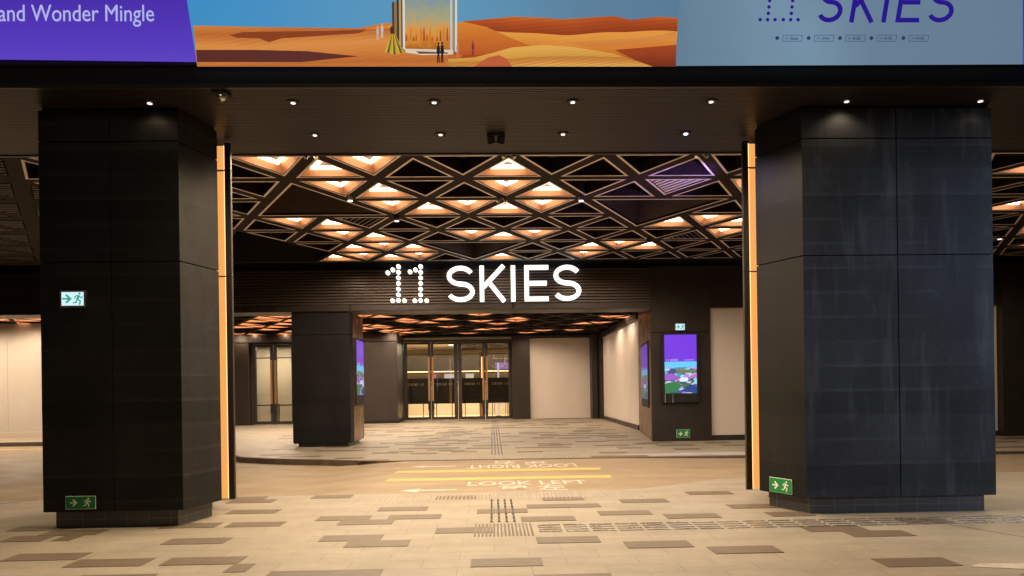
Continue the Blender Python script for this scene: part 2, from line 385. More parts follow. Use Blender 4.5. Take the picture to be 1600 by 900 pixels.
I4 = Matrix.Translation((0, 0, zr-.001))
def ftext(nm, txt, x0, x1, y0, y1, rot, lab, bold=.012):
    M = I4 if not rot else Matrix.Translation((x0+x1, y0+y1, 0)) @ Matrix.Rotation(math.pi, 4, 'Z') @ I4
    o = fit_text(nm, txt, x0, x1, y0, y1, paint_white, None, M, ext=.0012, bold=bold); return tag(o, lab, "road marking")
a = onZ(731, 755); b = onZ(916, 752)
ftext("road_lettering", "LOOK LEFT", a.x, b.x, 11.62, 12.1, 0, "white painted words LOOK LEFT reading upright on the road")
ftext("road_lettering", "望 左", .1, 1.16, 10.98, 11.56, 0, "white painted Chinese characters just in front of LOOK LEFT", .02)
a = onZ(729, 729); b = onZ(901, 727)
ftext("road_lettering", "LOOK RIGHT", a.x, b.x, 14.12, 14.72, 1, "white painted words LOOK RIGHT upside down on the road")
ftext("road_lettering", "望 右", .0, 1.15, 14.84, 15.45, 1, "white painted Chinese characters upside down beyond LOOK RIGHT", .02)
tag(flat("kerb_line", [(-30, 22.6), (-9.8, 22.5), (-9.8, 22.75), (-30, 22.85)], paint_yellow, z=-.125), "yellow line along the far left kerb by the pale wall", "road marking")
# ---- tactile paving
def studs(name, x0, x1, y0, y1, px_, py_, r, lab, m=stud_m, elong=1):
    mb = MB(); ni = int((x1-x0)/px_); nj = max(1, int(round((y1-y0)/py_)))
    for i in range(ni+1):
        for j in range(nj):
            x = x0+i*px_; y = y0+(j+.5)*py_; b = len(mb.v); n = 6
            for k in range(n): a = math.pi*2*k/n; mb.v.append((x+r*math.cos(a), y+r*elong*math.sin(a), .0))
            for k in range(n): a = math.pi*2*k/n; mb.v.append((x+r*.7*math.cos(a), y+r*.7*elong*math.sin(a), .007))
            mb.f.append(tuple(range(b+n, b+2*n)))
            for k in range(n): q = (k+1) % n; mb.f.append((b+k, b+q, b+n+q, b+n+k))
    return tag(mb.build(name, m), lab, "tactile paving")
studs("tactile_stud_strip", -1.97, 2.15, 10.1, 10.68, .058, .058, .015, "strip of small metal warning studs along the near edge of the crossing", elong=1.5)
studs("tactile_stud_strip", -2.1, 2.0, 15.95, 16.85, .062, .07, .017, "strip of small metal warning studs along the far edge of the crossing", elong=1.5)
studs("tactile_stud_square", -.21, .46, 7.58, 8.3, .042, .048, .0135, "square pad of close metal studs where the guide strips meet")
def barstrip(x0, x1, y0, y1, along, n, gap, seg, wdt, m, lab, zoff=0.0):
    mb = MB()
    if along == 'Y':
        for i in range(n):
            x = x0+(x1-x0)*i/(n-1); y = y0
            while y < y1-.02: mb.box(x-wdt/2, x+wdt/2, y, min(y1, y+seg-gap), zoff, .009); y += seg
    else:
        for i in range(n):
            y = y0+(y1-y0)*i/(n-1); x = x0
            while x < x1: mb.box(x, x+seg-gap, y-wdt/2, y+wdt/2, zoff, .009); x += seg
    return tag(mb.build("tactile_bar_strip", m, bevel=.0), lab, "tactile paving")
barstrip(-.03, .245, 8.4, 10.1, 'Y', 4, .07, .26, .026, bar_dark, "four lines of short dark guide bars leading to the crossing")
barstrip(-.03, .22, 16.95, 35.0, 'Y', 4, .06, .6, .026, bar_dark, "four long lines of dark guide bars leading up to the entrance doors")
barstrip(.5, 16, 7.78, 8.14, 'X', 4, 0.04, .30, .028, steel, "shiny steel guide bars running right past the right pillar")

# ================================================================== BIG PILLARS
ZC = 5.0
def lit_front(e, m2):
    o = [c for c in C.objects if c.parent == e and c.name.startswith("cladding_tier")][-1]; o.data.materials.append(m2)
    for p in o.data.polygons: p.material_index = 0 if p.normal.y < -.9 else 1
def pillar(sgn, xo, lab, cm, cside):
    """sgn -1: left pillar, +1: right. inner side faces the passage. xo = |x| of the outer side"""
    e = empty("pillar", (0, 0, 0), lab, "pillar", "pillars holding the canopy")
    xi_f, xi_b = (3.68 if sgn < 0 else 3.80), 3.51            # front corner, bevel end
    def outl(off, notch=True):         # off = inset
        fo = min(off, .05); P = [(xo-off, 8.5+fo), (xi_f+.02+off*.7, 8.5+fo), (xi_b+off, 9.2-off*.2), (xi_b+.26+off, 9.26), (xi_b+.26+off, 9.62), (xi_b+.26+off, 9.98-off), (xo-off, 9.98-off)]
        if notch:
            xm = (xo+xi_f)/2; P[1:1] = [(xm+.005, 8.5+fo), (xm+.005, 8.514+fo), (xm-.005, 8.514+fo), (xm-.005, 8.5+fo)]
        P = [(sgn*x, y) for x, y in P]
        return P if sgn < 0 else list(reversed(P))
    for z0, z1 in ((.20, 3.158), (3.170, 4.59), (4.602, 4.965)):
        # front faces and the rest as separate materials; right front coloured as cool-lit
        MB().prism(outl(0), z0, z1).build("cladding_tier", cm, e, bevel=.004); lit_front(e, cside)
    MB().prism(outl(.03, False), .195, 5.02).build("core", black_m, e)
    MB().prism(outl(.12, False), 0, .194).build("plinth", plinth_tile, e)
    # side light recess: LED back, outer fin
    x0, x1 = xi_b+.20, xi_b+.06
    mb = MB().box(sgn*(xi_b+.25), sgn*(xi_b+.065), 9.64, 9.68, .16, 4.93); d = mb.build("light_strip", strip_m, e)
    MB().box(sgn*(xi_b+.078), sgn*(xi_b+.064), 9.622, 9.638, .16, 4.93).build("light_edge", strip_hot, e)
    MB().box(sgn*(xi_b+.06), sgn*(xi_b-.02), 9.60, 9.66, .15, 4.96).build("fin", brown_metal, e, bevel=.004)
    mb = MB()
    for z in (3.16, 4.59): mb.box(sgn*(xi_b+.25), sgn*(xi_b-.022), 9.598, 9.65, z-.006, z+.006)
    mb.build("joint", black_m, e)
    return e
pillar(-1, 5.34, "square dark pillar at left with amber light strip and two exit signs", clad, clad)
pillar(1, 6.19, "wide dark pillar at right, front tinted as cool-lit, amber strip on its left edge", clad_lit, clad_f)

# ================================================================== SOFFIT, LED WALL
mb = MB(); y = 7.98; n = 0
while y < 10.18:
    mb.box(-30, 30, y, y+.036, 5.0, 5.03); y += .05
mb.box(-30, 30, 7.92, 7.98, 4.985, 5.03)
mb.box(-30, 30, 10.19, 10.24, 4.985, 5.2)
so = struct(mb.build("soffit", soffit_m))
MB().box(-30, 30, 7.96, 10.2, 5.035, 5.06).build("soffit_backing", black_m, so)
fb = struct(MB().box(-30, 30, 7.99, 8.25, 5.06, 5.262).build("canopy_fascia", black_m))
struct(MB().box(-30, 30, 8.26, 46, 6.5, 6.7).build("canopy_roof", black_m))
# LED wall
YL = 7.9
led = empty("led_display", (0, YL, 5.26), "long LED display above the passage, purple, desert picture and pale blue sections", "led display")
def ledpt(u, v, dy=0): p = onY(u, v, YL-dy); return Vector((p.x, YL-dy, p.z))
led.location = (0, 0, 0)
MB().box(-24, 24, 7.93, 8.25, 5.245, 8.2).build("display_cabinet", black_m, led)
def grad_mat(name, stops, axis=2, lo=5.2, hi=6.4, st=1.0, noise=0, nsc=3, squash=1):
    m = bpy.data.materials.new(name); m.use_nodes = True; n = m.node_tree.nodes; l = m.node_tree.links
    p = n["Principled BSDF"]; p.inputs["Base Color"].default_value = (.01, .01, .01, 1); p.inputs["Roughness"].default_value = .5
    g = n.new("ShaderNodeNewGeometry"); sp = n.new("ShaderNodeSeparateXYZ"); l.new(g.outputs["Position"], sp.inputs[0])
    mr = n.new("ShaderNodeMapRange"); mr.inputs[1].default_value = lo; mr.inputs[2].default_value = hi
    l.new(sp.outputs[axis], mr.inputs[0]); val = mr.outputs[0]
    if noise:
        t = n.new("ShaderNodeTexNoise"); t.inputs["Scale"].default_value = nsc; t.inputs["Detail"].default_value = 6; mp_ = n.new("ShaderNodeMapping"); mp_.inputs["Scale"].default_value = (1, 1, squash); l.new(g.outputs["Position"], mp_.inputs[0]); l.new(mp_.outputs[0], t.inputs["Vector"])
        q = n.new("ShaderNodeMath"); q.operation = 'MULTIPLY_ADD'; q.inputs[1].default_value = noise; l.new(t.outputs[0], q.inputs[0])
        q2 = n.new("ShaderNodeMath"); q2.operation = 'SUBTRACT'; q2.inputs[1].default_value = noise/2; l.new(val, q2.inputs[0]); l.new(q2.outputs[0], q.inputs[2]); val = q.outputs[0]
    r = n.new("ShaderNodeValToRGB"); el = r.color_ramp.elements
    while len(el) < len(stops): el.new(.5)
    for e_, (pos, c) in zip(el, stops): e_.position = pos; e_.color = (*srgb(*c), 1)
    l.new(val, r.inputs[0]); l.new(r.outputs[0], p.inputs["Emission Color"]); p.inputs["Emission Strength"].default_value = st
    return m
def fl(name, c, st=1.0): return emis(name, srgb(*c), st)
def lpoly(name, pts, m, dy=.0): return MB().poly([ledpt(u, v, dy) for u, v in pts]).build(name, m, led)
zt = lambda v, u=600: ledpt(u, v).z
purple = grad_mat("purple_screen", [(0, (92, 66, 192)), (.5, (78, 50, 178)), (1, (64, 40, 160))], 2, 5.2, 6.2, 1.0, noise=.25, nsc=.6)
lpoly("purple_section", [(-900, 92), (0, 93), (308, 97), (292, 0), (272, -130), (-900, -130)], purple, .002)
skym = grad_mat("picture_sky", [(0, (60, 140, 195)), (.5, (92, 150, 185)), (.8, (92, 128, 155)), (1, (88, 124, 152))], 0, -3.2, 2.1, 1.0, noise=.15, nsc=1.2)
lpoly("picture_sky", [(308, 102), (1055, 102), (1062, 0), (1070, -130), (270, -130), (292, 0)], skym, .004)
def dune_mat(name, cols, scale, rotd, dist=5.0, ripple=.12):
    m = bpy.data.materials.new(name); m.use_nodes = True; n = m.node_tree.nodes; l = m.node_tree.links; p = n["Principled BSDF"]
    p.inputs["Base Color"].default_value = (.01, .01, .01, 1); g = n.new("ShaderNodeNewGeometry")
    def wave(sc, st, ds, rt):
        mp = n.new("ShaderNodeMapping"); mp.inputs["Rotation"].default_value = (0, math.radians(rt), 0); mp.inputs["Scale"].default_value = st; l.new(g.outputs["Position"], mp.inputs[0])
        wv = n.new("ShaderNodeTexWave"); wv.wave_type = 'BANDS'; wv.bands_direction = 'Z'; wv.wave_profile = 'SAW'; wv.inputs["Scale"].default_value = sc; wv.inputs["Distortion"].default_value = ds
        wv.inputs["Detail"].default_value = 3; wv.inputs["Detail Scale"].default_value = .8; l.new(mp.outputs[0], wv.inputs["Vector"]); return wv.outputs["Fac"]
    a = wave(scale, (.35, 1, 1), dist, rotd); b = wave(scale*9, (.4, 1, 1), 3, rotd+20)
    q = n.new("ShaderNodeMath"); q.operation = 'MULTIPLY_ADD'; q.inputs[1].default_value = ripple; l.new(b, q.inputs[0]); l.new(a, q.inputs[2])
    r = n.new("ShaderNodeValToRGB"); el = r.color_ramp.elements
    while len(el) < len(cols): el.new(.5)
    for i, (e_, c) in enumerate(zip(el, cols)): e_.position = i/(len(cols)-1); e_.color = (*srgb(*c), 1)
    l.new(q.outputs[0], r.inputs[0]); l.new(r.outputs[0], p.inputs["Emission Color"]); p.inputs["Emission Strength"].default_value = 1; return m
d1 = grad_mat("dune_a", [(0, (150, 72, 30)), (.35, (208, 122, 52)), (1, (196, 120, 60))], 2, zt(103), zt(38), noise=.5, nsc=5, squash=5)
d2 = grad_mat("dune_b", [(0, (150, 58, 25)), (.5, (176, 78, 30)), (1, (196, 104, 42))], 2, zt(103), zt(30), noise=.6, nsc=3, squash=5)
d3 = grad_mat("dune_c", [(0, (198, 140, 62)), (1, (220, 158, 70))], 2, zt(103), zt(70), noise=.4, nsc=6, squash=5)
d1 = dune_mat("dune_light", [(176, 96, 44), (204, 122, 56), (214, 140, 70), (190, 108, 50)], .9, 4)
d2 = dune_mat("dune_rust", [(134, 52, 26), (176, 78, 34), (208, 122, 50), (222, 150, 64)], .85, -8, 6)
d3 = dune_mat("dune_gold", [(196, 136, 58), (214, 156, 70), (224, 170, 84), (190, 124, 54)], 1.2, 6, 3, .3)
dsh = fl("dune_shadow", (92, 42, 38)); dshadow2 = fl("dune_shade_soft", (136, 62, 30))
lpoly("dune", [(308, 104), (600, 104), (722, 104), (722, 76), (640, 60), (640, 36), (600, 36), (560, 44), (480, 43), (400, 42), (302, 40)], d1, .006)
lpoly("dune", [(700, 104), (1055, 104), (1058, 52), (1059, 28), (1030, 26), (985, 31), (960, 25), (925, 27), (880, 30), (840, 27), (800, 26), (760, 30), (725, 33), (712, 40), (560, 46), (600, 40), (640, 34), (700, 60)], d2, .006)
lpoly("dune", [(712, 86), (712, 36), (724, 34), (760, 42), (800, 60), (830, 72), (800, 76), (770, 84)], grad_mat("dune_d", [(0, (178, 78, 34)), (1, (212, 128, 48))], 2, zt(90), zt(34), noise=.3, nsc=4, squash=5), .008)
lpoly("dune", [(700, 104), (1020, 104), (960, 84), (900, 74), (850, 70), (800, 74), (765, 84), (740, 90), (700, 92)], d3, .010)
lpoly("dune", [(880, 66), (1000, 60), (1056, 50), (1056, 60), (1000, 68), (930, 74)], d1, .009)
lpoly("dune", [(1056, 104), (1057, 70), (1010, 74), (960, 78), (985, 90), (1020, 104)], grad_mat("dune_e", [(0, (120, 48, 28)), (1, (168, 72, 34))], 2, zt(103), zt(68), noise=.6, nsc=5, squash=5), .011)
lpoly("dune", [(740, 104), (800, 104), (792, 92), (780, 86), (762, 90)], fl("dune_red", (186, 92, 54)), .012)
lpoly("dune_shadow", [(358, 55), (380, 50), (450, 49), (520, 48), (575, 46), (560, 52), (500, 56), (440, 60), (420, 66), (405, 60), (370, 59)], dshadow2, .008)
lpoly("dune_shadow", [(308, 97), (470, 97), (560, 88), (480, 80), (400, 78), (306, 78)], dsh, .009)
# crystal box in the picture
lpoly("box_back", [(622, 78), (712, 86), (716, -130), (622, -130)], grad_mat("box_city", [(0, (150, 80, 30)), (.25, (206, 128, 48)), (.45, (214, 150, 70)), (.65, (168, 160, 120)), (1, (130, 148, 150))], 2, zt(86), zt(0), noise=.5, nsc=9), .012)
random.seed(3)
for i in range(14):
    u = 634+i*5.2+random.random()*3; h = random.choice((8, 12, 18, 24)); lpoly("city_tower", [(u-1.6, 64), (u+1.8, 64), (u+1, 64-h*.7), (u, 64-h), (u-1, 64-h*.7)], fl("tower%d" % i, random.choice(((190, 90, 34), (160, 80, 36), (200, 120, 40)))), .014)
for u, c in ((614, (70, 60, 50)), (617.5, (150, 110, 60)), (621, (60, 50, 40)), (624.5, (180, 150, 90)), (627.5, (96, 30, 24)), (630, (220, 215, 205))):
    lpoly("box_edge", [(u-1.8, 4 if u < 618 else -40), (u+1.8, 2 if u < 618 else -40), (u+3, 78), (u-.6, 76)], fl("box_edge_%d" % u, c), .015)
for u, c in ((705, (190, 195, 190)), (709, (120, 140, 150)), (712.5, (215, 210, 200))):
    lpoly("box_edge", [(u-1.4, -60), (u+1.6, -60), (u+1.6, 82), (u-1.4, 80)], fl("box_edge_%d" % u, c), .015)
lpoly("box_base", [(632, 76), (708, 78), (708, 85), (660, 86), (634, 82)], fl("box_base", (214, 200, 180)), .016)
lpoly("box_base", [(650, 80), (700, 82), (700, 84), (655, 84)], fl("box_base_dark", (110, 70, 40)), .017)
# tiny people in the picture
for i in range(9):
    a = 601+i*3.4; lpoly("gown", [(612+i*.5, 52), (613+i*.5, 52), (a+3.6, 85-abs(i-4)*.8), (a, 85-abs(i-4)*.8)], fl("gown%d" % i, ((206, 170, 60), (90, 80, 40), (180, 150, 50))[i % 3]), .018+i*.0001)
lpoly("gown_bodice", [(610.5, 53), (609, 46), (612, 40), (615, 46), (616.5, 53)], fl("bodice", (70, 44, 34)), .02)
for u, h0, h1, c in ((590, 40, 62, (180, 180, 175)), (597, 37, 59, (190, 195, 190)), (685, 66, 98, (22, 26, 34)), (691, 65, 98, (18, 20, 26)), (715, 66, 90, (205, 120, 90)), (739, 64, 87, (110, 50, 60))):
    wd = 3.1 if h1-h0 > 25 else 2.2
    mbp = MB(); k = (h1-h0)/30
    for q in ([(u-wd*.6, h0+5*k), (u+wd*.6, h0+5*k), (u+wd, h0+16*k), (u+wd*.5, h0+17*k), (u+wd*.7, h1), (u+wd*.1, h1), (u, h0+19*k), (u-wd*.2, h1), (u-wd*.8, h1), (u-wd*.5, h0+17*k), (u-wd, h0+15*k)],
              [(u-1.1*k, h0), (u+1.1*k, h0), (u+1.3*k, h0+3*k), (u, h0+5*k), (u-1.3*k, h0+3*k)]):
        mbp.poly([ledpt(a, b, .02) for a, b in q])
    mbp.build("figure", fl("figure_%d" % u, c), led)
# pale section
pale = grad_mat("pale_screen", [(0, (98, 124, 146)), (.35, (116, 144, 166)), (.55, (104, 126, 148)), (1, (100, 124, 146))], 0, 2.0, 6.1, 1.0, noise=.35, nsc=.7)
lpoly("pale_section", [(1055, 103), (1598, 100.5), (1598, -130), (1070, -130), (1062, 0)], pale, .002)
lpoly("blue_section", [(1598.2, 100.5), (2600, 98), (2600, -130), (1598.2, -130)], purple, .002)
ink = fl("screen_ink", (38, 22, 135))
Ml = wallplane(YL-.006)
a = ledpt(0, 24); pl = ledpt(-4, 38); pr = ledpt(241, 38); pt = ledpt(100, 9)
fit_text("headline", "and Wonder Mingle", ledpt(-2, 30).x, ledpt(241, 30).x, ledpt(120, 42).z, ledpt(120, 8).z, fl("headline_ink", (178, 180, 232)), led, Ml @ Matrix.Translation((0, 0, 0)))
# SKIES italic on the pale section
def to3_led(x, y, dep): return Vector((x, YL-.006-dep, y))
mb = MB(); bz = ledpt(1300, 35.5).z; H = .46; ppm = FPX/YL
for ch, u0, u1 in (('S', 1274, 1316), ('K', 1326, 1366), ('I', 1374, 1386), ('E', 1398, 1438), ('S', 1446, 1490)):
    mb = MB(); x0 = ledpt(u0, 30).x; wd = (u1-u0)/ppm*.95
    for s in letters(ch, wd, H, .052):
        s = [(x0+x+(y*.18), bz+y) for x, y in s]; stroke3(mb, s, .052, to3_led, .004)
    mb.build("display_letter", ink, led)

for ux in (1199, 1235):
    mb = MB()
    for k in range(11): disc3(mb, ledpt(ux, 33).x+k*.072*.12, bz+.03+k*.072, .020, to3_led, .004, 12)
    for dx in (-.085, .085): disc3(mb, ledpt(ux, 33).x+dx, bz+.03, .020, to3_led, .004, 12)
    mb.build("display_digit", ink, led)
ink2 = fl("screen_small_ink", (44, 56, 100))
for i, (u, t) in enumerate(((1214, "11 Skies"), (1263, "11_skies"), (1312, "11 SKIES"), (1361, "11天空"), (1411, "11天空"))):
    icons = MB(); disc3(icons, ledpt(u, 60).x, ledpt(u, 60).z, .022, to3_led, .003, 12)
    x0, x1 = ledpt(u+8, 60).x, ledpt(u+38, 60).x; z0, z1 = ledpt(u, 65).z, ledpt(u, 55.5).z
    for s in ([(x0, z0), (x1, z0), (x1+.012, z1), (x0+.012, z1), (x0, z0)],): stroke3(icons, s, .004, to3_led, .003)
    icons.build("account_icon", ink2, led)
    fit_text("account_name", t, x0+.04, x1-.04, z0+.018, z1-.018, ink2, led, Ml)

# ------------------------------------------------------------------ downlights in the soffit
def downlight(x, y, z, label, group, power=60, col=(1, .82, .62), cone=140):
    e = empty("downlight", (x, y, z), label, "ceiling light", group)
    MB().loft([(.075*math.cos(a), .075*math.sin(a), -.014) for a in [i*math.pi/10 for i in range(20)]], [(.055*math.cos(a), .055*math.sin(a), -.006) for a in [i*math.pi/10 for i in range(20)]]).loft(
        [(.075*math.cos(a), .075*math.sin(a), -.014) for a in [i*math.pi/10 for i in range(20)]], [(.08*math.cos(a), .08*math.sin(a), .0) for a in [i*math.pi/10 for i in range(20)]]).build("bezel", brown_metal, e)
    MB().cyl((0, 0), .028, .028, -.016, -.010).build("lens", emis("lens_"+str(round(x*100)), col, 8) if 0 else (lamp_white if col[2] < .9 else lamp_cool), e)
    if power:
        ld = bpy.data.lights.new("downlight_lamp", 'SPOT'); ld.energy = power; ld.color = col; ld.spot_size = math.radians(cone); ld.spot_blend = .6; ld.shadow_soft_size = .05
        lo = bpy.data.objects.new("downlight_lamp", ld); C.objects.link(lo); lo.parent = e; lo.location = (0, 0, -.04)
    return e
lamp_cool = emis("lamp_cool", (.6, .6, 1.0), 8)
ORD = ["leftmost", "second", "third", "fourth", "fifth", "sixth", "seventh", "eighth", "ninth", "tenth", "eleventh", "twelfth", "thirteenth", "fourteenth", "fifteenth"]
fr = [(224, 152), (454, 154), (678, 157), (895, 158), (1112, 157), (1326, 155), (1537, 154)]
for i, (u, v) in enumerate(fr):
    p = onZ(u, v, 5.0)
    downlight(p.x, 8.36, 5.0, "small round downlight, " + (("leftmost" if i == 0 else ORD[i]+" from left")) + " in the soffit's front row", "soffit downlights", (2, 275, 275, 275, 275, 6, .5)[i], (1, .76, .475))
for i, (u, v) in enumerate([(489, 206), (688, 208), (880, 208), (1073, 206)]):
    p = onZ(u, v, 5.0)
    downlight(p.x, 9.42, 5.0, ["small round downlight, leftmost in the soffit's back row", "small round downlight just left of the twin spotlights", "small round downlight just right of the twin spotlights", "small round downlight glowing bluish, rightmost in the soffit's back row"][i], "soffit downlights", 230 if i < 3 else 80, (1, .76, .475) if i < 3 else (.65, .62, 1))
for i, (x, lab) in enumerate(((-6.4, "unseen downlight added in the soffit beyond the left pillar"), (-8.6, "unseen downlight added in the soffit far beyond the left pillar"), (7.3, "unseen downlight added in the soffit beyond the right pillar"), (9.5, "unseen downlight added in the soffit far beyond the right pillar"))):
    downlight(x, 8.9, 5.0, lab, "soffit downlights", 240, (1, .76, .475))  # unseen downlights added past the pillars to brighten the floor
# twin spotlight unit and dome camera
p = onZ(775, 209, 4.95)
e = empty("spotlight_pair", (p.x, 9.42, 5.0), "pair of small black adjustable spotlights side by side under the soffit", "spotlight")
MB().box(-.12, .12, -.05, .05, -.03, .0).build("mount", black_m, e, bevel=.004)
for s in (-1, 1):
    h = MB().cyl((0, 0), .055, .045, -.09, 0).build("spotlight_head", black_m, e, loc=(s*.075, 0, -.03), rot=(math.radians(30), s*.2, 0))
    MB().loft([(.055*math.cos(a), .055*math.sin(a), -.091) for a in [i*math.pi/8 for i in range(16)]], [(.045*math.cos(a), .045*math.sin(a), -.093) for a in [i*math.pi/8 for i in range(16)]]).build("rim", steel, h)
p = onZ(346, 150, 4.95)
e = empty("security_camera", (p.x, p.y, 5.0), "black dome security camera under the soffit above the left pillar", "camera")
MB().box(-.085, .085, -.085, .085, -.05, 0).build("mount", black_m, e, bevel=.01)
me_ = MB()
for j in range(5):
    a0, a1 = j*math.pi/10, (j+1)*math.pi/10
    me_.loft([(.055*math.cos(a0)*math.cos(t), .055*math.cos(a0)*math.sin(t), -.05-.06*math.sin(a0)) for t in [i*math.pi/8 for i in range(16)]],
             [(.055*math.cos(a1)*math.cos(t)+1e-5, .055*math.cos(a1)*math.sin(t), -.05-.06*math.sin(a1)) for t in [i*math.pi/8 for i in range(16)]])
me_.build("dome", steel, e)

# ================================================================== TRIANGULAR LATTICE CEILING
PITCH = 1.43; ROW = 1.238; Y0 = 11.57; X0 = -.42; ZL = 5.05
def vert(k, n): return (X0+(k % 2)*PITCH/2+n*PITCH, Y0+k*ROW)
def cells(kmin, kmax, xmin, xmax, y0=Y0, x0=X0):
    out = []
    for r in range(kmin, kmax+1):            # row r lies between line r-1 (near) and r (far)
        for n in range(-26, 27):
            ya, yb = y0+(r-1)*ROW, y0+r*ROW
            xa = x0+((r-1) % 2)*PITCH/2+n*PITCH; xb = x0+(r % 2)*PITCH/2+n*PITCH
            # nearer edge line carries bases of 'down on page' cells ; farther line seen lower in the picture
            out.append(('n', r, xa+PITCH/2, [(xa, ya), (xa+PITCH, ya), (xa+PITCH/2, yb)]))       # base near (high in picture), apex far (low)
            out.append(('f', r, xb+PITCH/2, [(xb, yb), (xb+PITCH/2, ya), (xb+PITCH, yb)]))        # base far (low in picture), apex near
    return [c for c in out if xmin <= c[2] <= xmax]
def inset(T, d):
    c = Vector((sum(p[0] for p in T)/3, sum(p[1] for p in T)/3)); r_in = 1/3*math.sqrt(3)/2*(Vector(T[1])-Vector(T[0])).length*1.0
    k = (r_in-d)/r_in; return [(c.x+(p[0]-c.x)*k, c.y+(p[1]-c.y)*k) for p in T]
def at(P, z): return [(p[0], p[1], z) for p in P]
ceil = empty("lattice_ceiling", (0, 0, 0), "dark lattice ceiling of triangular openings with pale edges behind the soffit", "ceiling")
ALL = cells(-1, 6, -17, 17)
def cpx(c): 
    T = c[3]; g = (sum(p[0] for p in T)/3, sum(p[1] for p in T)/3, ZL); return proj(g)
def find(r, u, typ):
    best = min((c for c in ALL if c[1] == r and c[0] == typ), key=lambda c: abs(cpx(c)[0]-u)); return best
def key(c): return (c[0], c[1], round(c[2], 2))
# 'down' triangle in the picture = base near/high, apex far/low -> 'n' ; 'up' -> 'f'
D, Uu = 'n', 'f'
lit = [(0,430,D),(0,583,D),(0,503,Uu),(0,795,Uu),(1,535,D),(1,792,D),(1,598,Uu),(1,857,Uu),(1,1152,D),
 (2,616,D),(2,673,Uu),(2,731,D),(2,791,Uu),(2,846,D),(3,470,D),(3,516,Uu),(3,1048,Uu),(3,1101,D),(3,1152,Uu),
 (4,541,D),(4,588,Uu),(4,737,D),(4,786,Uu),(4,831,D),(4,1113,D),(5,552,Uu),(5,604,D),(5,648,Uu),(5,919,Uu),(5,966,D),(5,1003,Uu),
 (6,530,Uu),(6,572,D),(6,609,Uu),(6,656,D),(6,784,Uu),(6,905,D),
 (0,1585,Uu),(2,1590,Uu),(3,1610,D),(4,1598,D),(5,1590,Uu)]
litcells = {}
for r, u, t in lit: c = find(r, u, t); litcells[key(c)] = c
bigs = []
def big(k0, u, v, kind):
    """size-2 opening. kind U: apex on near line k0, base on line k0+2; D: base on near line k0, apex on k0+2"""
    ya, yb = Y0+k0*ROW, Y0+(k0+2)*ROW
    if kind == 'U': best = min((vert(k0, n) for n in range(-12, 12)), key=lambda p: abs(proj((p[0], p[1], ZL))[0]-u)); x = best[0]; T = [(x, ya), (x-PITCH, yb), (x+PITCH, yb)]
    else: best = min((vert(k0+2, n) for n in range(-12, 12)), key=lambda p: abs(proj((p[0], p[1], ZL))[0]-u)); x = best[0]; T = [(x-PITCH, ya), (x+PITCH, ya), (x, yb)]
    bigs.append(T); return T
def intri(p, T):
    s = []
    for i in range(3):
        a, b = T[i], T[(i+1) % 3]; s.append((b[0]-a[0])*(p[1]-a[1])-(b[1]-a[1])*(p[0]-a[0]))
    return all(x > -1e-6 for x in s) or all(x < 1e-6 for x in s)
big(0, 457, 286, 'U'); big(1, 989, 355, 'D'); big(4, 741, 407, 'D')
louv = {key(find(3, 570, D)), key(find(1, 1058, D)), key(find(4, 1066, Uu))}
BW, TW = .125, .032
beams = MB(); others = MB(); ntrim = 0
def rim(mb, T, d, z0, z1):
    P = inset(T, d); mb.loft(at(T, z0), at(P, z0)); mb.loft(at(P, z0), at(P, z1)); return P
slats = MB()
def add_louvre(mb, T, n=9, base='S'):
    P = inset(T, BW+.02); A, B_, Cc = [Vector(p) for p in P]
    # slats run parallel to edge A->B, marching to C
    if base == 'X':
        L_ = sorted((A, B_, Cc), key=lambda p: p.y); 
        if abs(L_[0].y-L_[1].y) < 1e-4: A, B_, Cc = L_[0], L_[1], L_[2]
        else: A, B_, Cc = L_[1], L_[2], L_[0]
    else: A, B_, Cc = B_, Cc, A
    for i in range(n):
        t = (i+.35)/n; a = A.lerp(Cc, t); b = B_.lerp(Cc, t); d = (Cc-A)*(.45/n); d2 = (Cc-B_)*(.45/n)
        Q_ = [a, b, b+d2, a+d]; ar = sum(Q_[i].x*Q_[(i+1)%4].y-Q_[(i+1)%4].x*Q_[i].y for i in range(4)); mb.prism(Q_ if ar > 0 else Q_[::-1], ZL-.004, ZL+.008)
for T in bigs:
    P = rim(beams, T, BW, ZL, ZL+.05); 
    P2 = inset(T, BW+.03); Q = inset(T, .36)
    wb = MB(); wb.loft(at(P, ZL+.04), at(Q, ZL+.75)); wb.build("opening_cheek", slat_m, ceil)
    tb = MB(); tb.loft(at(inset(T, BW-.036), ZL-.006), at(inset(T, BW+.004), ZL-.006)); tb.build("opening_frame", trim_m, ceil)
order = {}
for c in ALL:
    typ, r, cx, T = c; g = (sum(p[0] for p in T)/3, sum(p[1] for p in T)/3)
    if any(intri(g, B) for B in bigs): continue
    if r < 0: continue
    k = key(c); u, v = cpx(c)
    if 340 < u < 365+(v-345)*2.6 and v > 352: continue
    P = rim(beams, T, BW, ZL, ZL+.22)
    u, v = cpx(c); vis = (300 < u < 1200 or 1540 < u < 1640 or -40 < u < 70)
    if k in litcells: order.setdefault(r, []).append((u, c)); continue
    if k in louv:
        lb = MB(); add_louvre(lb, T, 7); lb.build("louvre", trim_m if r == 1 else slat_m, ceil)
        tb = MB(); tb.loft(at(inset(T, BW-.036), ZL-.006), at(inset(T, BW+.004), ZL-.006)); tb.build("opening_frame", trim_m, ceil)
        continue
    if cx < -7.4 :
        add_louvre(slats, T, 6, 'X')
        continue
    ring = lambda mb: mb.loft(at(inset(T, BW-.036), ZL-.006), at(inset(T, BW+.004), ZL-.006))
    if vis and ntrim < 90: tb = MB(); ring(tb); tb.build("opening_frame", trim_m, ceil); ntrim += 1
    else: ring(others)
beams.build("beam_lattice", beam_m, ceil)
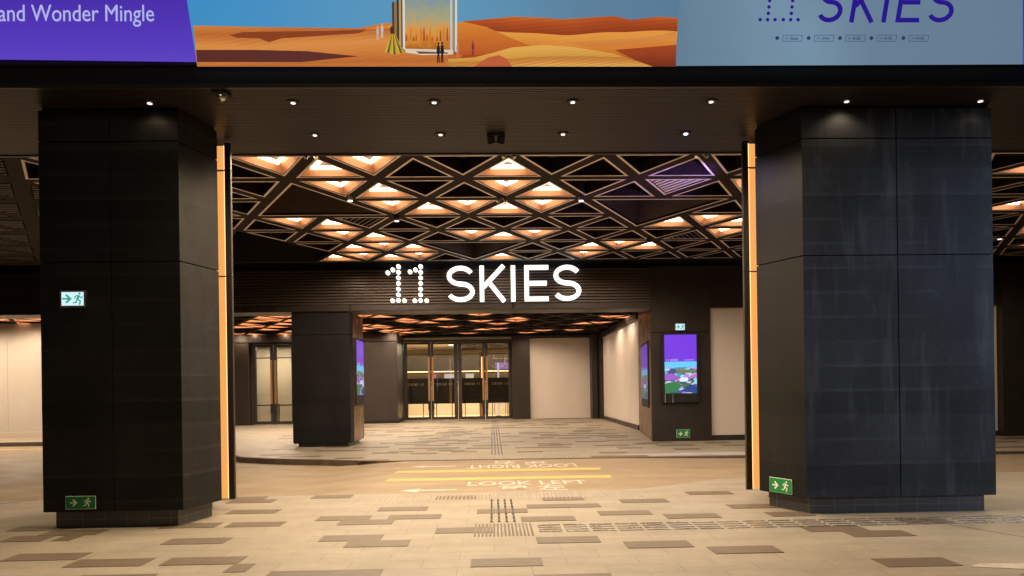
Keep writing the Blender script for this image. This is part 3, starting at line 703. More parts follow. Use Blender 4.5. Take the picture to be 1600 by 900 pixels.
others.build("hidden_frames", trim_m, ceil)
slats.build("dark_louvres", slat_m, ceil)
# services in the dark void above
mb = MB(); random.seed(2)
for i in range(7): y = 11+i*1.4+random.random()*.4; mb.box(-16, 16, y, y+.12+.1*random.random(), 5.75, 5.95)
for i in range(10): x = -15+i*3.1; mb.box(x, x+.25, 10.4, 20, 5.9, 6.1)
tag(mb.build("service_ducts", brown_dark), "dark service ducts running in the void above the lattice ceiling", "duct")
ROWN = ["nearest row", "second row back", "third row back", "fourth row back", "fifth row back", "sixth row back", "seventh row back"]
def coffer(T, z, lampm, label, group, name="ceiling_light", depth=.15, kk=.42, beamw=BW, watts=70):
    c = (sum(p[0] for p in T)/3, sum(p[1] for p in T)/3); TL = [(p[0]-c[0], p[1]-c[1]) for p in T]
    e = empty(name, (c[0], c[1], z), label, "ceiling light", group)
    P = inset(TL, beamw-.004); Q = [(p[0]*kk, p[1]*kk) for p in TL]; Q2 = [(p[0]*kk*.55, p[1]*kk*.55) for p in TL]
    mb = MB(); mb.loft(at(P, .002), at(Q, depth)); mb.build("coffer", coffer_m, e)
    MB().poly(at(Q, depth+.001)).build("inner_panel", slat_m, e)
    QA = [(p[0]*.92, p[1]*.90) for p in Q]; QB = [(p[0]*.70, p[1]*.70) for p in Q]; za, zb_ = depth-.075, depth-.03
    MB().loft(at(QA, za), at(QB, za)).loft(at(QA, za), at(QA, zb_)).loft(at(QB, za), at(QB, zb_)).loft(at(QA, zb_), at(QB, zb_)).build("lamp_ring", lampm, e)
    ld = bpy.data.lights.new("ceiling_lamp", 'SPOT'); ld.energy = watts; ld.color = (1, .80, .58); ld.spot_size = math.radians(165); ld.spot_blend = .5; ld.shadow_soft_size = .15
    lo_ = bpy.data.objects.new("ceiling_lamp", ld); C.objects.link(lo_); lo_.parent = e; lo_.location = (0, 0, .0)
    MB().loft(at(inset(TL, beamw-.036), -.006), at(inset(TL, beamw+.002), -.006)).build("frame", trim_m if lampm is warm_ring else beam_m, e)
    return e
for r, L in order.items():
    L.sort(key=lambda t: t[0])
    for i, (u, c) in enumerate(L):
        pos = "leftmost" if i == 0 else ("rightmost" if i == len(L)-1 else ORD[i]+" from left")
        coffer(c[3], ZL, warm_ring, f"glowing {'inverted ' if c[0]=='n' else ''}triangular ceiling light, {pos} in the {ROWN[r]}", "glowing triangular lights of the lattice ceiling")
# small lit spots at lattice nodes
for u, v, lab in ((547, 309, "small bright spotlight on a lattice node left of centre"), (908, 309, "small bright spotlight on a lattice node right of centre"), (620, 341, "small faint spotlight on a lattice node above the sign's digits"), (1014, 376, "small bright spotlight on a lattice node at right below the big opening"), (1562, 370, "small bright spotlight seen just right of the right pillar")):
    p = onZ(u, v, ZL-.05); e = empty("node_spotlight", (p.x, p.y, ZL), lab, "spotlight", "spotlights on the lattice")
    MB().cyl((0, 0), .05, .06, -.10, 0, 12).build("housing", brown_metal, e); MB().cyl((0, 0), .045, .045, -.115, -.10, 12).build("lens", lamp_white, e)
for u, v, lab in ((487, 243, "tiny twin camera on the lattice near the left pillar"), (795, 243, "tiny twin camera on the lattice at centre front"), (1095, 242, "tiny twin camera on the lattice near the right pillar"), (784, 312, "tiny twin camera on the lattice below the centre lights")):
    p = onZ(u, v, ZL-.04); e = empty("small_camera", (p.x, p.y, ZL), lab, "camera", "small cameras on the lattice")
    for s in (-1, 1): MB().tube((s*.03, 0, 0), (s*.08, -.05, -.09), .03).build("camera_head", steel, e)

# ================================================================== SIGN FASCIA
YF = 20.0; zb = 3.84
fa = empty("sign_fascia", (0, 0, 0), "dark ribbed metal fascia carrying the illuminated sign", "fascia")
mb = MB(); z = 4.02
while z < 5.0: mb.box(-30, 4.6, YF-.04, YF+.03, z, z+.045); z += .082
mb.build("ribs", mat("rib_metal", (.10, .075, .062), .35, metal=.4), fa)
MB().box(-30, 4.6, YF+.04, YF+.25, zb+.01, 5.04).build("backing", black_m, fa)
mb = MB(); x = -30.0
for x in [-30, -25.4, -20.8, -16.2, -11.6, -6.05, -3.95, 0.65]: 
    x2 = {-6.05: -4.0, -3.95: .6}.get(x, x+4.55 if x < -6 else 4.6); mb.box(x, min(x2, 4.6), YF-.02, YF+.03, zb, 4.00)
mb.build("lower_band", brown_metal, fa, bevel=.004)
MB().box(-30, 4.6, YF+.0, YF+1.0, zb-.02, zb+.0).build("underside", brown_metal, fa)
struct(MB().box(-30, 30, 19.05, 19.15, 5.06, 6.5).build("bulkhead", black_m))
struct(MB().box(-30, 30, 20.25, 20.4, 5.0, 6.5).build("bulkhead", black_m))
sg = empty("illuminated_sign", (0, 0, 0), "large glowing white sign reading 11 SKIES, its digits made of dots", "sign")
def to3s(x, y, dep): return Vector((x, YF-.09-dep, y))
for ch, u0, u1 in (('S', 698, 741), ('K', 750, 789), ('I', 797.5, 806), ('E', 820, 856.5), ('S', 865, 907.5)):
    a = onY(u0, 472, YF-.12); b = onY(u1, 416, YF-.12); mb = MB(); wd = b.x-a.x; h = onY(800, 416, YF).z-onY(800, 471.5, YF).z; zz = onY(800, 471.5, YF).z
    for s in letters(ch, wd, h, .12): stroke3(mb, [(a.x+x, zz+y) for x, y in s], .12, to3s, .06)
    l_ = mb.build("letter", sign_white, sg)
    hb = MB()
    for s in letters(ch, wd, h, .12): stroke3(hb, [(a.x+x, zz+y) for x, y in s], .11, lambda x, y, dep: Vector((x, YF-.09+dep, y)), .08)
    hb.build("return_edge", halo_m, l_)
for cx_, fl_ in ((622.3, ((613.5, 421.3), (605.8, 426))), (657, ((649, 421.3), (640.5, 424.5)))):
    mb = MB(); D_ = [(cx_, 416.2+i*(469.2-416.2)/6) for i in range(7)]+list(fl_)+[(cx_-9, 469.6), (cx_+9.5, 469.6)]
    hb = MB()
    for u, v in D_: p = onY(u, v, YF-.12); disc3(mb, p.x, p.z, .056, to3s, .06, 18); disc3(hb, p.x, p.z, .06, lambda x, y, dep: Vector((x, YF-.09+dep, y)), .08, 10)
    d = mb.build("digit", sign_white, sg); hb.build("return_edge", halo_m, d)

# ================================================================== LOWER CEILING (behind the fascia)
ZLO = 4.28
lo = struct(MB().box(-30, 30, 20.45, 46, ZLO+.36, ZLO+.5).build("inner_ceiling", black_m))
low = empty("inner_lattice_ceiling", (0, 0, 0), "lower dark lattice ceiling with orange lit triangles in front of the doors", "ceiling")
random.seed(21)
lb = MB(); P2, R2 = 1.43, 1.238
lowcells = cells(8, 19, -22, 16, y0=Y0)
glow = []
pxl = [(568,496),(600,496),(632,497),(640,501),(672,503),(690,499),(742,495),(760,500),(745,503),(592,512),(585,511),(620,515),(605,520),(635,519),(660,518),(712,512),(745,513),(770,508),(780,513),(800,500),(815,498),(735,521),(690,510),
       (830,519),(860,516),(890,515),(915,506),(980,493),(958,495),(945,504),(400,500),(385,505),(425,497),(440,510),(410,513),(375,514),(448,499)]
lowlit = {}
for u, v in pxl:
    c = min(lowcells, key=lambda c: (lambda q: abs(q[0]-u)+4*abs(q[1]-v))(proj((sum(p[0] for p in c[3])/3, sum(p[1] for p in c[3])/3, ZLO)))); lowlit[key(c)] = c
for c in lowcells:
    if c[2] < -11 and random.random() < .4: lowlit[key(c)] = c
    if c[2] < -4 and c[2] > -11 and random.random() < .25: lowlit[key(c)] = c
for c in lowcells:
    if key(c) in lowlit: rim(lb, c[3], .07, ZLO, ZLO+.2)
    else:
        rim(lb, c[3], .07, ZLO, ZLO+.2)
lb.build("beam_lattice", beam_m, low)
rows = {}
for k, c in lowlit.items():
    g = (sum(p[0] for p in c[3])/3, sum(p[1] for p in c[3])/3, ZLO); u, v = proj(g); rows.setdefault(c[1], []).append((u, c))
for r, L in rows.items():
    L.sort(key=lambda t: t[0]); Lv = [x for x in L if x[0] > 355 or -20 < x[0] < 66]
    for i, (u, c) in enumerate(L):
        if not (u > 355 or u < 90): continue
        rn = ("row %d back" % (r-7)); 
        if u < 90: lab = f"orange triangular light over the pale wall far left, {rn}, number {i+1}"
        else:
            V = [x for x in L if x[0] > 355]; n_ = [x[0] for x in V].index(u)
            lab = f"orange triangular light over the entrance, {ORD[n_] if n_ < 15 else 'last'}{' from left' if n_ else ''} in {rn}"
        coffer(c[3], ZLO, warm_ring2, lab, "orange triangular lights over the entrance", depth=.2, kk=.62, beamw=.07, watts=78)

# ================================================================== REAR COLUMN, RIGHT BLOCK
col = empty("pillar", (0, 0, 0), "dark square column left of the doors with a narrow screen on its side", "pillar")
xl, xr = onY(457.5, 650, 20.05).x, onY(548, 650, 20.05).x
def outl(o): return [(xl+o, 20.05+o), (xr-o, 20.05+o), (xr+.02-o, 20.25), (xr+.02-o, 22.0-o), (xl+o, 22.0-o)]
MB().prism(outl(0), .12, 3.17).build("cladding_tier", clad_f, col, bevel=.006); MB().prism(outl(0), 3.182, 3.835).build("cladding_tier", clad_f, col, bevel=.006)
MB().prism(outl(.02), .1, 3.84).build("core", black_m, col); MB().prism(outl(.12), 0, .12).build("plinth", plinth_tile, col)
# bronze skin on the side facing the passage
MB().box(xr+.022, xr+.03, 20.4, 21.95, .13, 3.83).build("side_panel", bronze, col)

# side screens and kiosk content
def screen_picture(name, w, h, parent, M, st=1.0):
    """purple top, landscape below; local x right, y up, z outwards"""
    vi = fl("screen_violet", (112, 52, 214), st)
    def q(x0, x1, y0, y1, z, nm, m): 
        o = MB().poly([(x0, y0, z), (x1, y0, z), (x1, y1, z), (x0, y1, z)]).build(nm, m, parent); o.data.transform(M); return o
    q(0, w, h*.54, h, .004, "purple_panel", vi)
    q(0, w, h*.44, h*.54, .004, "sky_band", fl("screen_cyan", (96, 196, 244), st))
    m = bpy.data.materials.new("screen_landscape"); m.use_nodes = True; n = m.node_tree.nodes; l = m.node_tree.links; p = n["Principled BSDF"]
    p.inputs["Base Color"].default_value = (.01, .01, .01, 1); g = n.new("ShaderNodeNewGeometry"); mp = n.new("ShaderNodeMapping"); mp.inputs["Scale"].default_value = (5, 5, 11)
    l.new(g.outputs["Position"], mp.inputs[0]); vo = n.new("ShaderNodeTexVoronoi"); vo.inputs["Scale"].default_value = 1.4; l.new(mp.outputs[0], vo.inputs["Vector"])
    sp = n.new("ShaderNodeSeparateColor"); l.new(vo.outputs["Color"], sp.inputs[0]); r = n.new("ShaderNodeValToRGB"); r.color_ramp.interpolation = 'CONSTANT'
    cols = [(0, (30, 90, 110)), (.15, (70, 110, 60)), (.3, (200, 190, 225)), (.45, (90, 60, 130)), (.6, (60, 150, 190)), (.72, (190, 120, 210)), (.85, (140, 210, 235))]
    el = r.color_ramp.elements
    while len(el) < len(cols): el.new(.5)
    for e_, (ps, c) in zip(el, cols): e_.position = ps; e_.color = (*srgb(*c), 1)
    l.new(sp.outputs[0], r.inputs[0]); l.new(r.outputs[0], p.inputs["Emission Color"]); p.inputs["Emission Strength"].default_value = st
    q(0, w, 0, h*.44, .004, "landscape_picture", m)
    for pts, c in (([(0, .02), (.38, .03), (.55, .14), (.3, .2), (0, .17)], (44, 116, 72)), ([(.5, .03), (1, .0), (1, .12), (.75, .15)], (30, 66, 130)), ([(0, .23), (.35, .22), (.5, .28), (.2, .34), (0, .33)], (150, 90, 190)), ([(.45, .2), (.72, .2), (.72, .27), (.5, .27)], (214, 228, 244)), ([(.3, .34), (.95, .35), (1, .4), (.4, .41)], (96, 120, 90)), ([(.72, .24), (1, .28), (1, .34), (.8, .30)], (196, 96, 200))):
        o = MB().poly([(x*w, y*h, .006) for x, y in pts]).build("landscape_shape", fl("land_%d_%d" % (c[0], c[1]), c, st), parent); o.data.transform(M)
    fit_text("screen_lettering", "11 SKIES", w*.06, w*.42, h*.555, h*.585, fl("screen_text", (214, 190, 250), st), parent, M @ Matrix.Translation((0, 0, .006)))
    q(w*.62, w*.92, h*.562, h*.572, .006, "caption_line", fl("screen_text2", (196, 170, 244), st))
    return parent
# kiosk on the right block
a = onY(1035, 628, 20.0); b = onY(1091, 520, 20.0)
kd = empty("digital_screen", (0, 0, 0), "tall digital screen with purple top on the dark wall facing out", "screen", "digital advertising screens")
MB().box(a.x, b.x, 19.98, 20.08, a.z-.02, b.z).build("screen_frame", black_m, kd, bevel=.006)
ix0, ix1, iz0, iz1 = onY(1038, 560, 20).x, onY(1088, 560, 20).x, onY(1060, 614.5, 20).z, onY(1060, 523, 20).z
screen_picture("s", ix1-ix0, iz1-iz0, kd, Matrix.Translation((ix0, 0, iz0)) @ wallplane(19.98), 1.15)
mb = MB()
for u in (1039.5, 1051.5): p = onY(u, 622, 19.96); mb.box(p.x-.012, p.x+.012, 19.955, 19.978, p.z-.13, p.z+.12)
mb.build("grab_bar", steel, kd)
# right block
xb0, xb1 = onY(1019, 650, 20.1).x, onY(1112, 650, 20.1).x
bl = empty("entrance_wall", (0, 0, 0), "dark brown wall block right of the entrance holding a screen", "wall")
side0 = (xb0, 20.1); side1 = (5.32, 25.4)
blk = [(xb0, 20.1), (xb1, 20.1), (xb1, 25.4), side1]
MB().prism(blk, 0, 3.13).build("lower_panel", brown_metal, bl, bevel=.006)
MB().prism([(xb0, 20.1), (xb1, 20.1), (xb1, 25.4), side1], 3.142, 5.05).build("upper_panel", brown_metal, bl, bevel=.006)
dv = (Vector(side1)-Vector(side0)); nrm = Vector((-dv.y, dv.x)).normalized()
def onside(t, z, o=0.0): p = Vector(side0)+dv*t+nrm*o; return (p.x, p.y, z)
sp_ = MB()
def sideslab(mb, t0, t1, z0, z1, o0, o1):
    q = [onside(t0, 0, o0), onside(t1, 0, o0), onside(t1, 0, o1), onside(t0, 0, o1)]; mb.prism([(x[0], x[1]) for x in q], z0, z1)
sideslab(sp_, .02, .99, .03, 1.95, .003, .012); sideslab(sp_, .02, .99, 1.96, 4.2, .003, .012); sp_.build("bronze_panel", bronze, bl)
ks = empty("digital_screen", (0, 0, 0), "narrow-looking digital screen on the slanted wall beside the entrance", "screen", "digital advertising screens")
mb = MB(); sideslab(mb, .12, .62, .95, 2.95, .014, .05); mb.build("screen_frame", black_m, ks)
p0 = Vector(onside(.60, 1.2, .052)); p1 = Vector(onside(.14, 1.2, .052)); xd = (p1-p0).normalized(); wd = (p1-p0).length
Mx = Matrix.Translation(p0) @ Matrix(((xd.x, 0, nrm.x, 0), (xd.y, 0, nrm.y, 0), (0, 1, 0, 0), (0, 0, 0, 1)))
screen_picture("s", wd, 1.68, ks, Mx, .55)
# screen on the rear column's side (faces +x)
kc = empty("digital_screen", (0, 0, 0), "digital screen on the side of the dark column left of the doors", "screen", "digital advertising screens")
xs_ = xr+.032; MB().box(xs_, xs_+.05, 20.55, 21.75, 1.15, 3.12).build("screen_frame", black_m, kc)
Mx = Matrix.Translation((xs_+.05, 20.6, 1.45)) @ Matrix(((0, 0, 1, 0), (1, 0, 0, 0), (0, 1, 0, 0), (0, 0, 0, 1)))
screen_picture("s", 1.1, 1.62, kc, Mx, .9)

# header + pale wall to the right
rw = empty("side_wall", (0, 0, 0), "dark header and pale hoarding panels right of the dark wall block", "wall")
MB().box(xb1+.004, 30, 20.12, 20.4, 3.83, 5.05).build("header", brown_metal, rw, bevel=.005)
mb = MB(); x = xb1+.01
while x < 14.7: mb.box(x, min(x+2.2, 14.8)-.006, 20.22, 20.3, .15, 3.828); x += 2.2
mb.build("pale_panel", pale_wall, rw)
MB().box(xb1+.01, 14.8, 20.17, 20.3, 0, .148).build("skirting", brown_dark, rw)
MB().box(14.81, 30, 20.0, 21, 0, 5.05).build("dark_return", brown_dark, rw)
# entrance court side wall
pw = empty("side_wall", (0, 0, 0), "pale wall along the right side of the entrance court", "wall")
MB().prism([(5.34, 25.42), (5.6, 25.42), (5.75, 34.6), (5.5, 34.6)], .17, 4.02).build("pale_panel", pale_wall, pw)
MB().prism([(5.28, 25.42), (5.6, 25.42), (5.75, 34.6), (5.44, 34.6)], 0, .165).build("skirting", brown_metal, pw)
MB().prism([(5.24, 25.42), (5.6, 25.42), (5.75, 34.6), (5.40, 34.6)], 4.025, 4.26).build("head_trim", brown_metal, pw)
mb = MB().box(5.02, 5.30, 35.2, 36.2, 0, 4.27); mb.box(5.36, 5.8, 34.62, 36.2, 0, 4.27); mb.build("corner_frame", brown_dark, pw)
bw = empty("back_wall", (0, 0, 0), "pale shutter panel in dark frame right of the entrance doors", "wall")
x0 = onY(828, 600, 36).x; x1 = onY(926, 600, 36).x
MB().box(x0, x1, 36.0, 36.2, .02, 4.12).build("pale_panel", pale_wall, bw)
MB().box(x0, x1+.2, 35.95, 36.2, 4.125, 4.27).build("head_trim", brown_dark, bw)
MB().box(onY(800, 600, 35.9).x, x0-.005, 35.75, 36.2, 0, 4.27).build("pier", brown_metal, bw, bevel=.01)
# left brown walls
lw = empty("back_wall", (0, 0, 0), "dark brown panelled wall left of the entrance doors", "wall")
xa = onY(459, 600, 33.5).x; xb = onY(621, 600, 33.5).x
MB().box(xa, xb, 33.5, 36.3, .1, 3.9).build("panel", brown_metal, lw, bevel=.02); MB().box(xa, xb-.02, 33.53, 36.3, 0, .1).build("skirting", black_m, lw); MB().box(xa-3, xb, 33.45, 36.3, 3.905, 4.27).build("header", brown_metal, lw)
x3 = onY(396, 600, 33.5).x
MB().box(-14, x3-.2, 33.5, 34, 0, 3.9).build("panel", brown_metal, lw, bevel=.02)
MB().box(x3-.195, x3-.0, 33.8, 34, 0, 3.9).build("panel", brown_dark, lw)
MB().box(-14, xa-3.005, 33.45, 36.3, 3.905, 4.27).build("header", brown_metal, lw)
struct(MB().box(-14.2, -14, 33.45, 46, 0, 4.3).build("wall", brown_dark))

# ------------------------------------------------------------------ glass doors
def door_set(name, label, u0, u1, v0, v1, Y, leaves, splits, hand):
    e = empty(name, (0, 0, 0), label, "door")
    A = onY(u0, v1, Y); B = onY(u1, v0, Y); zt_ = B.z; x0, x1 = A.x, B.x
    MB().box(x0-.1, x0, Y-.06, Y+.06, 0, zt_+.12).build("jamb", brown_dark, e); MB().box(x1, x1+.1, Y-.06, Y+.06, 0, zt_+.12).build("jamb", brown_dark, e)
    MB().box(x0, x1, Y-.055, Y+.055, zt_+.0, zt_+.12).build("head", brown_dark, e); MB().box(x0, x1, Y-.05, Y+.05, 0, .02).build("threshold", steel, e)
    wd = (x1-x0)/leaves
    for i in range(leaves):
        a = x0+i*wd+.01; b = a+wd-.012; pl_ = splits[i]
        l_ = MB().box(a, a+pl_[0], Y-.03, Y+.03, .03, zt_-.01).box(b-pl_[1], b, Y-.03, Y+.03, .03, zt_-.01).box(a+pl_[0], b-pl_[1], Y-.03, Y+.03, .03, .17).box(a+pl_[0], b-pl_[1], Y-.03, Y+.03, zt_-.11, zt_-.01).box(a+pl_[0], b-pl_[1], Y-.02, Y+.02, zt_-.66, zt_-.61).build("door_leaf", brown_dark, e)
        MB().box(a+pl_[0], b-pl_[1], Y-.006, Y+.006, .17, zt_-.11).build("pane", glass, l_)
        hx = b-.09 if i % 2 == 0 else a+.09
        hb = MB().box(hx-.045, hx+.045, Y-.12, Y-.075, 1.0 if hand else .9, zt_-.75)
        for z in (1.3, zt_-1.0): hb.box(hx-.015, hx+.015, Y-.075, Y-.03, z, z+.05)
        hb.build("handle", brass, l_, bevel=.006)
        MB().box(hx-.06, hx+.06, Y-.11, Y-.03, .55, .99 if hand else .89).build("lock_box", black_m, l_)
    return e, x0, x1, zt_
wide = (.13, .16)
door_set("entrance_door", "four tall glass entrance doors with brass handles in dark frames", 632, 799, 533, 655, 36.0, 4, [(.17, .13), (.13, .19), (.19, .13), (.13, .17)], True)
MB_h = struct(MB().box(onY(620, 600, 36).x-.4, onY(800, 600, 36).x+.1, 35.9, 36.2, onY(700, 532, 36).z+.13, 4.275).build("door_header_wall", brown_dark))
door_set("side_door", "pair of tall glass doors partly behind the dark column", 397, 459, 538, 660, 33.75, 2, [(.12, .15), (.15, .12)], True)

# ------------------------------------------------------------------ interior behind the glass
struct(MB().box(-14, 5.9, 36.3, 46, .0, .012).build("floor", mat("inner_floor", (.62, .50, .32), .35, noise=.06, nscale=.6)))
iw = struct(MB().box(-14, 8, 45.9, 46.1, 0, 4.6).build("wall", cream_wall))
struct(MB().box(5.9, 6.1, 36.3, 46, 0, 4.6).build("wall", cream_wall))
struct(MB().box(-14, 8, 36.4, 46, 4.15, 4.2).build("ceiling", cream_wall))
# shop bulkheads with strip lights
shop = empty("shop_front", (0, 0, 0), "interior shop fascia with glowing warm strips seen through the entrance doors", "shop front")
MB().box(-6, 3, 43.0, 43.2, 2.55, 3.5).build("fascia_panel", brown_metal, shop)
MB().box(-6, 3, 42.93, 42.99, 2.62, 2.67).build("strip_light", emis("shop_strip", (1, .62, .28), 5), shop); MB().box(-6, 1.5, 42.93, 42.99, 1.98, 2.03).build("strip_light", MATS["shop_strip"], shop)
MB().box(-6, 3, 43.0, 43.2, .0, 1.9).build("counter", cream_wall, shop)
for x, wd, c in ((-3.9, .5, (220, 90, 150)), (-2.9, .9, (225, 215, 215)), (-1.6, .5, (230, 225, 210)), (.2, 1.3, (160, 110, 210))):
    MB().box(x, x+wd, 42.9, 42.95, 2.2 if x < 0 else 2.75, 2.5 if x < 0 else 3.15).build("lit_panel", fl("lit_%d" % (x*10), c, .9), shop)
ceil_slats = MB()
for i in range(7): ceil_slats.box(-1.9, 1.4, 37.2+i*1.1, 37.5+i*1.1, 4.02, 4.1)
tag(ceil_slats.build("ceiling_baffles", slat_m), "dark baffles under the ceiling behind the right pair of doors", "ceiling baffle")
for i, (x, y, lab) in enumerate(((-3.6, 38.0, "round interior ceiling lamp behind the leftmost door leaf"), (-2.3, 40.0, "round interior ceiling lamp behind the second door leaf"), (-.6, 41, "round interior ceiling lamp behind the third door leaf"), (.6, 38.5, "round interior ceiling lamp behind the rightmost door leaf"))):
    e = empty("interior_lamp", (x, y, 4.14), lab, "ceiling light", "interior lamps behind the doors"); MB().cyl((0, 0), .16, .16, -.05, 0, 16).build("housing", brown_metal, e); MB().cyl((0, 0), .13, .13, -.06, -.052, 16).build("diffuser", emis("interior_diffuser%d" % i, (1, .8, .52), 18), e)
ld = bpy.data.lights.new("interior_lamp_light", 'AREA'); ld.shape = 'RECTANGLE'; ld.size = 8; ld.size_y = 4; ld.energy = 1000; ld.color = (1, .85, .62); ld.use_shadow = True
lo_ = bpy.data.objects.new("interior_lamp_light", ld); C.objects.link(lo_); lo_.location = (-2, 40.3, 4.0)
ld = bpy.data.lights.new("interior_lamp_light", 'AREA'); ld.shape = 'RECTANGLE'; ld.size = 3; ld.size_y = 1; ld.energy = 190; ld.color = (1, .88, .68)
lo_ = bpy.data.objects.new("interior_lamp_light", ld); C.objects.link(lo_); lo_.location = (-10.6, 34.9, 3.86)
cw = struct(MB().box(-13.9, xa, 36.35, 36.5, 0, 4.3).build("lobby_wall", cream_wall))
board_ink = mat('board_ink', (.95, .85, .7), .6)
# boards standing behind the doors
labs = ["behind the leftmost door leaf", "behind the second door leaf", "behind the third door leaf", "behind the rightmost door leaf"]
for i, (uc, w_) in enumerate(((649, 40), (694, 40), (738, 38), (781, 40))):
    p = onY(uc, 600, 37.1); e = empty("notice_board", (p.x, 37.1, 0), "dark free-standing notice board "+labs[i], "notice board", "notice boards behind the doors")
    hw = w_/2*37.1/FPX; MB().box(-hw, hw, -.02, .02, .82, 2.15).build("board", brown_dark, e)
    for s in (-1, 1): MB().box(s*hw*.6-.02, s*hw*.6+.02, -.03, .03, .0, .82).box(s*hw*.6-.03, s*hw*.6+.03, -.22, .22, .0, .03).build("leg", black_m, e)
    for txt, za, zc_, ww in (("11 SKIES", 1.78, 1.90, .62), ("WELCOME", 1.60, 1.68, .5)):
        if txt == "WELCOME": continue
        M = Matrix.Translation((0, -.024, 0)) @ Matrix(((-1, 0, 0, 0), (0, 0, -1, 0), (0, 1, 0, 0), (0, 0, 0, 1)))
        fit_text("board_lettering", txt, -hw*ww, hw*ww, za, zc_, board_ink, e, M)
# belt barrier behind the side door, post far left
bb = empty("belt_barrier", (-10.9, 34.8, 0), "black belt barrier behind the side glass doors", "barrier")
for x in (-.75, .45, 1.9): MB().cyl((x, 0), .03, .03, .02, .98, 12).cyl((x, 0), .17, .16, 0, .02, 16).build("post", black_m, bb)
MB().box(-1.6, 1.9, -.004, .004, .88, .94).build("belt", black_m, bb)
p = onZ(55, 681); e = empty("barrier_post", (p.x, p.y, 0), "slim metal barrier post in front of the pale wall at far left", "post")
MB().cyl((0, 0), .09, .09, 0, 1.12, 12).build("tube", bronze, e); MB().cyl((0, 0), .1, .1, 1.12, 1.16, 12).build("cap", black_m, e)
# pale wall at far left
fw = empty("side_wall", (0, 0, 0), "pale wall with a ledge at the far left behind the left pillar", "wall")
mb = MB()
for x in (-24, -20.6, -18.2, -15.8): mb.box(x, x+2.392 if x > -24 else x+3.39, 27.0, 27.2, .2, ZLO)
mb.build("pale_panel", mat("pale_wall_left", (.46, .42, .37), .6, noise=.06, nscale=.8), fw)
MB().box(-24, -13.4, 26.75, 27.2, 0, .2).build("ledge", mat("ledge", (.5, .44, .36), .6), fw)
struct(MB().box(-13.4, -13.2, 27, 34, 0, ZLO+.05).build("wall", brown_dark))
struct(MB().box(-30.2, -30, 8, 46, -.3, 6.6).build("wall", brown_dark)); struct(MB().box(30, 30.2, 8, 46, -.3, 6.6).build("wall", brown_dark)); struct(MB().box(-30, -24, 26.9, 27.2, 0, 6.6).build("wall", brown_dark))

# ================================================================== EXIT SIGNS
def exit_sign(name, w, h, M, lit, label, parts_depth=.03):
    e = empty(name, (0, 0, 0), label, "exit sign", "running man exit signs"); e.matrix_world = M
    if lit:
        bgm = fl("exit_lit", (205, 235, 245), 1.1); fg = fl("exit_green", (40, 160, 130), 1.0); fr_ = steel
    else:
        bgm = fl("exit_green_bg", (14, 74, 40), .7) if 0 else MATS.get("exit_bg") or mat("exit_bg", srgb(26, 140, 76), .5); fg = MATS.get("exit_fg") or mat("exit_fg", (.85, .95, .78), .5); fr_ = fg
    t = .05 if lit else .006
    MB().box(-w/2, w/2, -h/2, h/2, 0, t).build("sign_frame", fr_, e, bevel=.002)
    k = .02 if lit else .006
    MB().box(-w/2+k, w/2-k, -h/2+k, h/2-k, t, t+.003).build("sign_face", bgm, e)
    z = t+.0035; T3 = lambda x, y, d: Vector((x, y, z+d)); s = h
    mb = MB()
    cx = -w*.24; stroke3(mb, [(cx-.24*s, 0), (cx+.14*s, 0)], .10*s, T3, .002)
    stroke3(mb, [(cx-.02*s, .24*s), (cx+.24*s, 0), (cx-.02*s, -.24*s)], .11*s, T3, .002)
    mb.build("arrow", fg, e)
    mb = MB(); cx = w*.22
    disc3(mb, cx+.10*s, .30*s, .065*s, T3, .002, 12)
    stroke3(mb, [(cx+.05*s, .20*s), (cx-.04*s, -.04*s)], .13*s, T3, .002)
    stroke3(mb, [(cx-.04*s, -.02*s), (cx+.14*s, -.14*s), (cx+.08*s, -.36*s)], .075*s, T3, .0025)
    stroke3(mb, [(cx-.05*s, -.04*s), (cx-.12*s, -.22*s), (cx-.30*s, -.24*s)], .075*s, T3, .0028)
    stroke3(mb, [(cx+.06*s, .19*s), (cx+.18*s, .05*s), (cx+.28*s, .12*s)], .055*s, T3, .0031)
    stroke3(mb, [(cx+.04*s, .20*s), (cx-.14*s, .16*s), (cx-.20*s, .0)], .055*s, T3, .0034)
    mb.build("running_man", fg, e); return e
def signM(u0, u1, v0, v1, Y, off=.0):
    a = onY(u0, v1, Y); b = onY(u1, v0, Y); M = Matrix.Translation(((a.x+b.x)/2, Y-off, (a.z+b.z)/2)) @ Matrix(((1, 0, 0, 0), (0, 0, -1, 0), (0, 1, 0, 0), (0, 0, 0, 1))); return b.x-a.x, b.z-a.z, M
w_, h_, M = signM(98, 137, 454.5, 481, 8.5, .002); exit_sign("exit_sign", w_, h_, M, True, "small lit white exit sign high on the left pillar")
w_, h_, M = signM(103, 150, 774.5, 796, 8.5, .002); exit_sign("exit_sign", w_, h_, M, False, "green exit sign low on the left pillar")
w_, h_, M = signM(1054, 1070, 505, 517, 20.1, .002); exit_sign("exit_sign", w_, h_, M, True, "small lit white exit sign above the outward-facing screen")
w_, h_, M = signM(1057, 1078, 671, 684, 20.1, .002); exit_sign("exit_sign", w_, h_, M, False, "green exit sign near the floor below the outward-facing screen")
# on the bevelled face of the right pillar
A = Vector((3.51, 9.2, 0)); B = Vector((3.82, 8.5, 0)); d = (B-A).normalized(); nn = Vector((d.y, -d.x, 0))
if nn.x > 0: nn = -nn
c = A+(B-A)*.48; xx = d; M = Matrix(((xx.x, 0, nn.x, c.x+nn.x*.003), (xx.y, 0, nn.y, c.y+nn.y*.003), (0, 1, 0, onY(1221, 759, 8.85).z), (0, 0, 0, 1)))
exit_sign("exit_sign", .37, .19, M, False, "green exit sign low on the angled face of the right pillar")

